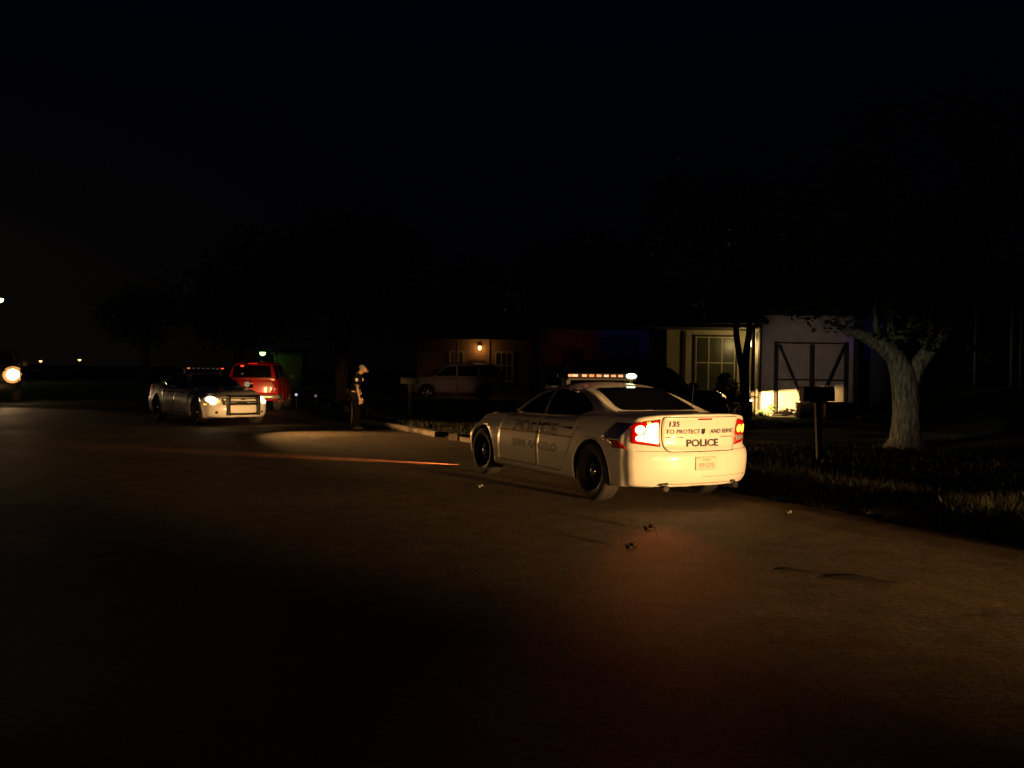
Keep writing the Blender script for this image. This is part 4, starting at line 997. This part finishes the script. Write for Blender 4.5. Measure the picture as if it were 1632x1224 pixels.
# ------------------------------------------------------------------ trees
def bark(name, c):
    return mat(name, c, .95, noise=.6, nscale=14, bump=1.0, bscale=30)
def leafmesh(clusters, size=.07, per=60):
    V = []; F = []
    for (c, r) in clusters:
        for _ in range(int(per * r)):
            d = Vector((random.gauss(0, 1), random.gauss(0, 1), random.gauss(0, .8))); d = d.normalized() * (random.random() ** .45) * r
            p = Vector(c) + d; a = Vector((random.gauss(0, 1), random.gauss(0, 1), random.gauss(0, .6))).normalized(); b = a.orthogonal().normalized()
            b = (b * math.cos(random.random() * 6.28) + a.cross(b) * math.sin(random.random() * 6.28)).normalized()
            s = size * random.uniform(.7, 1.5); n0 = len(V)
            V += [tuple(p - a * s), tuple(p + b * s * .45), tuple(p + a * s), tuple(p - b * s * .45)]; F.append((n0, n0 + 1, n0 + 2, n0 + 3))
    return V, F
def tree(label, loc, limbs, clusters, mb, ml, leaf=.07, per=60, cat='tree', group=None):
    t = thing('tree', label, cat, loc, 0, group)
    bm = MB()
    for pts, rad in limbs: tube(bm, pts, rad, 12)
    for v in bm.verts:
        n_ = math.sin(v.co.x * 23 + v.co.z * 9) * math.sin(v.co.y * 21 + v.co.z * 14); v.co += v.normal * 0 + Vector((n_, n_ * .7, 0)) * .012
    obj('trunk', bm, mb, t)
    V, F = leafmesh(clusters, leaf, per); raw('crown', V, F, ml, t)
    return t
M_leaf = mat('leaf_dark', (.016, .021, .009), .6, noise=.5, nscale=1.5); M_leaf2 = mat('leaf_green', (.055, .085, .030), .6, noise=.5, nscale=2)
def crown_clusters(c, rx, rz, n_, r0=.5, r1=1.0):
    out = []
    for _ in range(n_):
        d = Vector((random.gauss(0, 1), random.gauss(0, 1), random.gauss(0, 1))).normalized() * random.uniform(.35, 1)
        out.append(((c[0] + d.x * rx, c[1] + d.y * rx, c[2] + d.z * rz), random.uniform(r0, r1)))
    return out
bk1 = mat('bark_pale', (.20, .20, .15), .95, noise=.8, nscale=11, bump=1.0, bscale=14)
_nt = bk1.node_tree
_mp = _nt.nodes.new('ShaderNodeMapping'); _mp.inputs['Scale'].default_value = (1.6, 1.6, .45)
_tc = [n_ for n_ in _nt.nodes if n_.type == 'TEX_COORD'][0]; _nt.links.new(_tc.outputs['Object'], _mp.inputs[0])
for n_ in [n_ for n_ in _nt.nodes if n_.type == 'TEX_NOISE']: _nt.links.new(_mp.outputs[0], n_.inputs['Vector'])
for n_ in [n_ for n_ in _nt.nodes if n_.type == 'BUMP']: n_.inputs['Distance'].default_value = .06; bk2 = bark('bark_dark', (.05, .04, .032)); bk3 = bark('bark_brown', (.020, .009, .008))
# forked tree on the right lawn
tree('thick pale forked tree trunk on the lawn at the right, one limb reaching left', (8.15, 18.95, .04),
     [([(0, 0, -.1), (0, 0, .05), (.0, 0, .25), (.01, 0, .8), (-.02, 0, 1.3), (-.08, 0, 1.62), (-.28, -.05, 1.95), (-.60, -.12, 2.18), (-1.0, -.2, 2.36), (-1.5, -.3, 2.52)], [.62, .46, .31, .265, .265, .25, .19, .15, .11, .07]),
      ([(.05, 0, 1.35), (.22, 0, 1.75), (.55, .05, 2.15), (.95, .1, 2.65), (1.35, .15, 3.3), (1.7, .2, 4.4), (1.8, .3, 5.6)], [.20, .17, .15, .13, .11, .08, .05]),
      ([(-.28, -.05, 1.95), (-.35, .1, 2.6), (-.3, .3, 3.6), (-.5, .4, 4.8)], [.12, .10, .08, .05]),
      ([(-.6, -.12, 2.18), (-.75, -.25, 2.6), (-.9, -.5, 3.3)], [.08, .06, .03]), ([(.55, .05, 2.15), (.4, -.2, 2.7), (.35, -.5, 3.4)], [.08, .06, .03])],
     crown_clusters((.2, .2, 5.3), 3.6, 2.0, 70, .6, 1.1) + [((-1.6 + .1 * random.random(), -.3, 2.62), .25), ((-1.2, -.2, 2.55), .22), ((-.8, -.2, 2.42), .18), ((-.45, -.1, 2.3), .18), ((-2.0, -.35, 2.75), .28), ((-2.45, -.4, 2.85), .25), ((-1.9, -.3, 3.05), .3), ((-2.8, -.4, 3.1), .3), ((-1.3, -.3, 3.0), .25), ((-.2, -.2, 2.35), .2), ((.3, -.2, 2.25), .2), ((.1, -.3, 2.6), .3), ((.75, -.1, 2.65), .25), ((1.0, -.1, 2.9), .3), ((-.6, -.3, 2.8), .3), ((1.4, 0, 2.2), .2), ((1.7, 0, 2.0), .22)],
     bk1, M_leaf2, .055, 260)
# slender twin-stem tree by the driveway
tree('slender dark twin-stemmed tree at the driveway edge in front of the porch', (6.28, 24.6, .06),
     [([(0, 0, -.1), (0, 0, .3), (-.02, 0, .9), (-.06, 0, 1.5), (-.02, 0, 2.0), (.06, 0, 2.6), (.10, 0, 3.4), (.3, .1, 4.6)], [.15, .13, .12, .12, .10, .085, .08, .05]),
      ([(-.05, 0, 1.35), (-.16, 0, 1.9), (-.27, 0, 2.5), (-.34, 0, 3.2), (-.7, .1, 4.4)], [.10, .08, .075, .07, .04])],
     crown_clusters((-.3, .3, 5.4), 2.9, 1.5, 60, .6, 1.0), bk2, M_leaf, .08, 110)
tree('large tree with reddish trunk behind the standing officer', (-6.9, 37.0, .06),
     [([(0, 0, -.1), (0, 0, .4), (.02, 0, 1.4), (-.03, 0, 2.4), (-.3, 0, 3.6), (-.9, .2, 5.5)], [.34, .27, .25, .25, .18, .08]), ([(-.02, 0, 2.2), (.4, 0, 3.2), (1.2, 0, 4.8)], [.18, .14, .06]), ([(-.05, 0, 2.5), (-.9, -.1, 3.2), (-2.2, -.2, 4.0)], [.13, .1, .04])],
     crown_clusters((-.1, 0, 5.4), 4.2, 2.4, 90, .8, 1.4), bk3, M_leaf, .12, 110)
for k, (x, y, h, lab) in enumerate(((-15.5, 52, 8, 'tall dark tree beyond the red vehicle against the night sky'), (3.5, 44.5, 9, 'broad dark tree rising behind the stucco house roof'), (13.5, 46, 10, 'dark tree behind the gable end of the stucco house'), (-3.0, 62, 10, 'tree rising behind the brick house'), (24, 33, 9, 'dark tree at the right edge beyond the white porch posts'), (-34, 85, 10, 'distant tree on the skyline left of the red vehicle'))):
    tree(lab, (x, y, 1.1 if x > 20 else 0), [([(0, 0, -.2), (0, 0, h * .3), (.2, 0, h * .55), (.6, .2, h * .8)], [.35, .28, .2, .08]), ([(0, 0, h * .3), (-1.2, 0, h * .6)], [.2, .08])],
         crown_clusters((0, 0, h * .62), h * .42, h * .27, 50, 1.0, 1.8), bk2, M_leaf, .2, 55)
# shrub on the porch, seedling by the wall
M_shrub = mat('shrub_leaf', (.020, .027, .011), .6, noise=.5, nscale=3)
def shrub(label, loc, clusters, h, leaf, per, m, cat='shrub'):
    t = thing('shrub', label, cat, loc); bm = MB(); tube(bm, [(0, 0, -.05), (0, 0, h)], [.03, .015], 6); obj('stem', bm, bk2, t)
    V, F = leafmesh(clusters, leaf, per); raw('foliage', V, F, m, t); return t
shrub('dark shrub in front of the porch window behind the black vehicle', (7.45, 31.5, .08), [((0, 0, .5), .5), ((-.1, 0, 1.0), .42), ((.15, 0, .9), .45), ((-.15, 0, 1.35), .25), ((.3, 0, .6), .4)], .8, .06, 700, M_shrub)
shrub('small leafy plant at the lit left foot of the gable wall', (9.15, 32.6, .08), [((0, 0, .2), .2), ((.15, 0, .35), .14), ((-.25, 0, .12), .18)], .3, .045, 500, M_leaf2)
shrub('low plant bed shrub below the porch step', (8.55, 32.9, .08), [((0, 0, .15), .25), ((-.4, 0, .1), .2), ((.35, 0, .1), .18)], .15, .045, 500, M_shrub)
for k, (s, t_, lab) in enumerate(((21.3, -.9, 'low weedy clump beside the kerb left of the officer'), (19.2, -.7, 'leafy clump by the kerb behind the officer'))):
    p = street(s, t_, .06); shrub(lab, tuple(p), [((random.uniform(-.8, .8), random.uniform(-.4, .4), .1), .22) for _ in range(9)], .1, .05, 350, M_shrub)

# ------------------------------------------------------------------ grass
def blades(name, n_, fn, m):
    V = []; F = []
    while len(F) < n_:
        q = fn()
        if q is None: continue
        p, h, w_ = q; a = random.random() * 6.283; dx, dy = math.cos(a), math.sin(a); ln = random.uniform(.05, .5) * h
        bx, by = random.gauss(0, 1) * ln, random.gauss(0, 1) * ln; n0 = len(V)
        V += [(p.x - dx * w_, p.y - dy * w_, p.z - .01), (p.x + dx * w_, p.y + dy * w_, p.z - .01), (p.x + dx * w_ * .6 + bx * .4, p.y + dy * w_ * .6 + by * .4, p.z + h * .6), (p.x + bx, p.y + by, p.z + h), (p.x - dx * w_ * .6 + bx * .4, p.y - dy * w_ * .6 + by * .4, p.z + h * .6)]
        F.append((n0, n0 + 1, n0 + 2, n0 + 3, n0 + 4))
    return tag(raw(name, V, F, m), kind='stuff')
M_grass = mat('grass_blade', (.014, .018, .005), .7, noise=.6, nscale=1.2)
M_dry = mat('grass_dry', (.028, .022, .008), .8, noise=.5, nscale=2)
from mathutils import noise as mnoise
def on_drive(s, t): return 5.45 < s < 9.75 and t < .3
def gr_tall():
    s = random.uniform(-9, 4.6) if random.random() < .86 else random.uniform(9.9, 24); t = -abs(random.gauss(0, .60)) + .10 + .18 * mnoise.noise(Vector((s * 1.1, 0, 5)))
    if on_drive(s, t): return None
    p = street(s, t); cl = mnoise.noise(Vector((p.x * 1.4, p.y * 1.4, 0)))
    if cl < -.12 and random.random() < .85: return None
    z = lawn_z(p.x, p.y) + (.04 if t < 0 else .0); p.z = max(z, 0)
    return p, random.uniform(.05, .19) * (1 + .8 * max(cl, 0)) * (.45 if t > -.15 else 1) * (.6 if s > 9 else 1), .0042
def gr_lawn():
    s = random.uniform(-9, 22); t = -random.uniform(.1, 1) ** 1.3 * 12
    if on_drive(s, t): return None
    p = street(s, t); cl = mnoise.noise(Vector((p.x * .9, p.y * .9, 3)))
    if cl < -.2 and random.random() < .7: return None
    p.z = lawn_z(p.x, p.y); return p, random.uniform(.04, .11) * (1.3 if cl > .15 else 1), .008
blades('tall_grass', 36000, gr_tall, M_grass)
blades('dry_grass', 6000, gr_tall, M_dry)
blades('lawn_grass', 70000, gr_lawn, M_grass)

# ------------------------------------------------------------------ distant lamps
def street_lamp(label, loc, h, arm, col_, strength, rad, power=0, rz=0):
    t = thing('street_lamp', label, 'street lamp', loc, rz)
    bm = MB(); tube(bm, [(0, 0, 0), (0, 0, h * .6), (0, 0, h + .15)], [.09, .07, .05], 10); obj('pole', bm, mat('pole_grey', (.10, .10, .10), .6), t)
    bm = MB(); tube(bm, [(0, 0, h + .1), (arm * .5, 0, h + .28), (arm, 0, h + .2)], .03, 8); obj('arm', bm, mat('pole_grey'), t)
    bm = MB(); lathe(bm, [(0, .18), (rad * .6, .16), (rad * 1.05, .06), (rad * 1.05, .03), (0, .03)], 16, Matrix.Translation((arm, 0, h))); obj('lamp_head', bm, mat('pole_grey'), t)
    bm = MB(); lathe(bm, [(0, .028), (rad, .026), (rad * .95, -rad * .5), (rad * .5, -rad * .95), (0, -rad * 1.05)], 16, Matrix.Translation((arm, 0, h)))
    obj('lamp_globe', bm, mat('globe_%d' % int(h * 100 + strength * 7 + loc[0] * 3), col_, .4, emit=col_, strength=strength), t, smooth=True)
    if power:
        l = bpy.data.lights.new('lamp_light', 'POINT'); l.energy = power; l.color = col_; l.shadow_soft_size = rad
        o = bpy.data.objects.new('lamp_light', l); col.objects.link(o); o.parent = t; o.location = (arm, 0, h - rad - .15)
    return t
street_lamp('greenish street lamp high at the left edge, cut off by the frame', (-46.2, 80, 0), 7.25, 1.45, (.72, 1.0, .25), 14, .30, 60)
street_lamp('small green yard lamp above the red vehicle', (-18.2, 70.5, 0), 2.72, -1.0, (.35, 1.0, .12), 9, .22, 7)
bobj_ = thing('shed', 'small shed catching green light behind the red vehicle', 'shed', (-17.6, 71.6, 0))
bobj('shed_wall', [(-1.0, 1.2, 0, 1.6, 0, 2.6)], mat('shed_paint', (.05, .07, .045), .9, noise=.2), bobj_); roof(bobj_, -1.2, 1.4, -.2, 1.8, 2.75, .5)
bobj('door', [(-.7, -.05, -.03, -.003, .05, 1.9)], M_door, bobj_)
for (x, z, lab) in ((-138.8, 2.07, 'tiny amber lamp on the horizon right above the oncoming headlights'), (-128.6, 2.55, 'middle one of three tiny amber lamps on the horizon'), (-118.0, 3.04, 'rightmost of three tiny amber lamps on the horizon')):
    street_lamp(lab, (x, 250, 0), z, 0.0, (1, .52, .16), 4.5, .38)

# ------------------------------------------------------------------ small things on the ground
def litter(label, loc, m, sx=.07, rz=0):
    t = thing('paper_scrap', label, 'litter', loc, rz); bm = MB()
    r_ = bmesh.ops.create_grid(bm, x_segments=6, y_segments=4, size=1.0)
    for v in bm.verts: v.co = Vector((v.co.x * sx, v.co.y * sx * .5, .012 + .018 * math.sin(v.co.x * 4) + .012 * math.cos(v.co.y * 5 + v.co.x * 3)))
    r_ = bmesh.ops.extrude_face_region(bm, geom=bm.faces[:]); bmesh.ops.translate(bm, vec=(0, 0, .004), verts=[e for e in r_['geom'] if isinstance(e, bmesh.types.BMVert)])
    obj('paper', bm, m, t, smooth=True); return t
M_paper = mat('paper', (.42, .38, .34), .9)
litter('crumpled white scrap at the grass edge right of the near mailbox', (4.10, 10.42, .01), M_paper, .10, .3)
litter('white scrap under the right rear of the near police car', (3.02, 12.62, .02), M_paper, .075, 1.1)
litter('tiny pale scrap on the bare road below the grass edge', (3.2, 10.5, .0), M_paper, .03, .2)
litter('small glinting scrap on the road left of the near rear wheel', (-.42, 12.5, .0), M_paper, .045, .8)
M_leafd = mat('dead_leaf', (.03, .018, .010), .9)
litter('dark curled leaf on the road behind the police car, the farther one', (1.42, 9.28, .01), M_leafd, .065, .5)
litter('dark curled leaf on the road behind the police car, the nearer one', (1.10, 8.28, .01), M_leafd, .055, .7)
def stain(x, y, rx, ry, rz):
    bm = MB(); vs = []
    for k in range(28):
        a = 2 * math.pi * k / 28; r_ = 1 + .22 * math.sin(a * 3 + x) + .14 * math.sin(a * 5 + y); px, py = rx * r_ * math.cos(a), ry * r_ * math.sin(a)
        vs.append(bm.verts.new((x + px * math.cos(rz) - py * math.sin(rz), y + px * math.sin(rz) + py * math.cos(rz), .004)))
    bm.faces.new(vs); o = obj('oil_stain', bm, mat('stain', (.055, .045, .036), .8)); return tag(o, kind='structure')
stain(2.75, 7.15, .24, .10, -.35); stain(2.35, 7.42, .15, .06, -.2)
# reflectors on stakes by the kerb
for (u, lab) in (((-7.9, 33.6), 'small pale blue marker light in the yard behind the red vehicle'), ((-6.95, 32.5), 'faint marker stake between the red vehicle and the officer')):
    t = thing('marker_stake', lab, 'marker', (u[0], u[1], .05)); bm = MB(); tube(bm, [(0, 0, 0), (0, 0, .52)], .012, 6); obj('stake', bm, M_steel, t)
    bm = MB(); lathe(bm, [(0, -.03), (.05, -.02), (.05, .02), (0, .03)], 12, Matrix.Translation((0, -.03, .56)) @ Matrix.Rotation(R(90), 4, 'X')); obj('glow_disc', bm, mat('reflector_blue' if 'blue' in lab else 'reflector_dim', (.5, .6, 1), .2, emit=(.55, .68, 1), strength=.55 if 'blue' in lab else .06), t)
# rubble along the far kerb
for k in range(4):
    p = street(18.0 + k * .95, -.45 - .3 * random.random(), .07); bm = MB(); r_ = bmesh.ops.create_icosphere(bm, subdivisions=2, radius=1.0)
    sx = random.uniform(.12, .3)
    for v in bm.verts: v.co = Vector((v.co.x * sx, v.co.y * sx * .6, v.co.z * sx * .4)) * (1 + .25 * mnoise.noise(v.co * 2 + Vector((k, 0, 0))))
    o = obj('stone', bm, M_conc, loc=tuple(p)); tag(o, ('rough pale stone at the kerb just behind the officer', 'second rough stone along the kerb going away from the officer', 'third rough stone along the kerb going away from the officer', 'farthest rough stone of the kerb row, nearest the red vehicle')[k], 'stone', 'stones along the kerb')
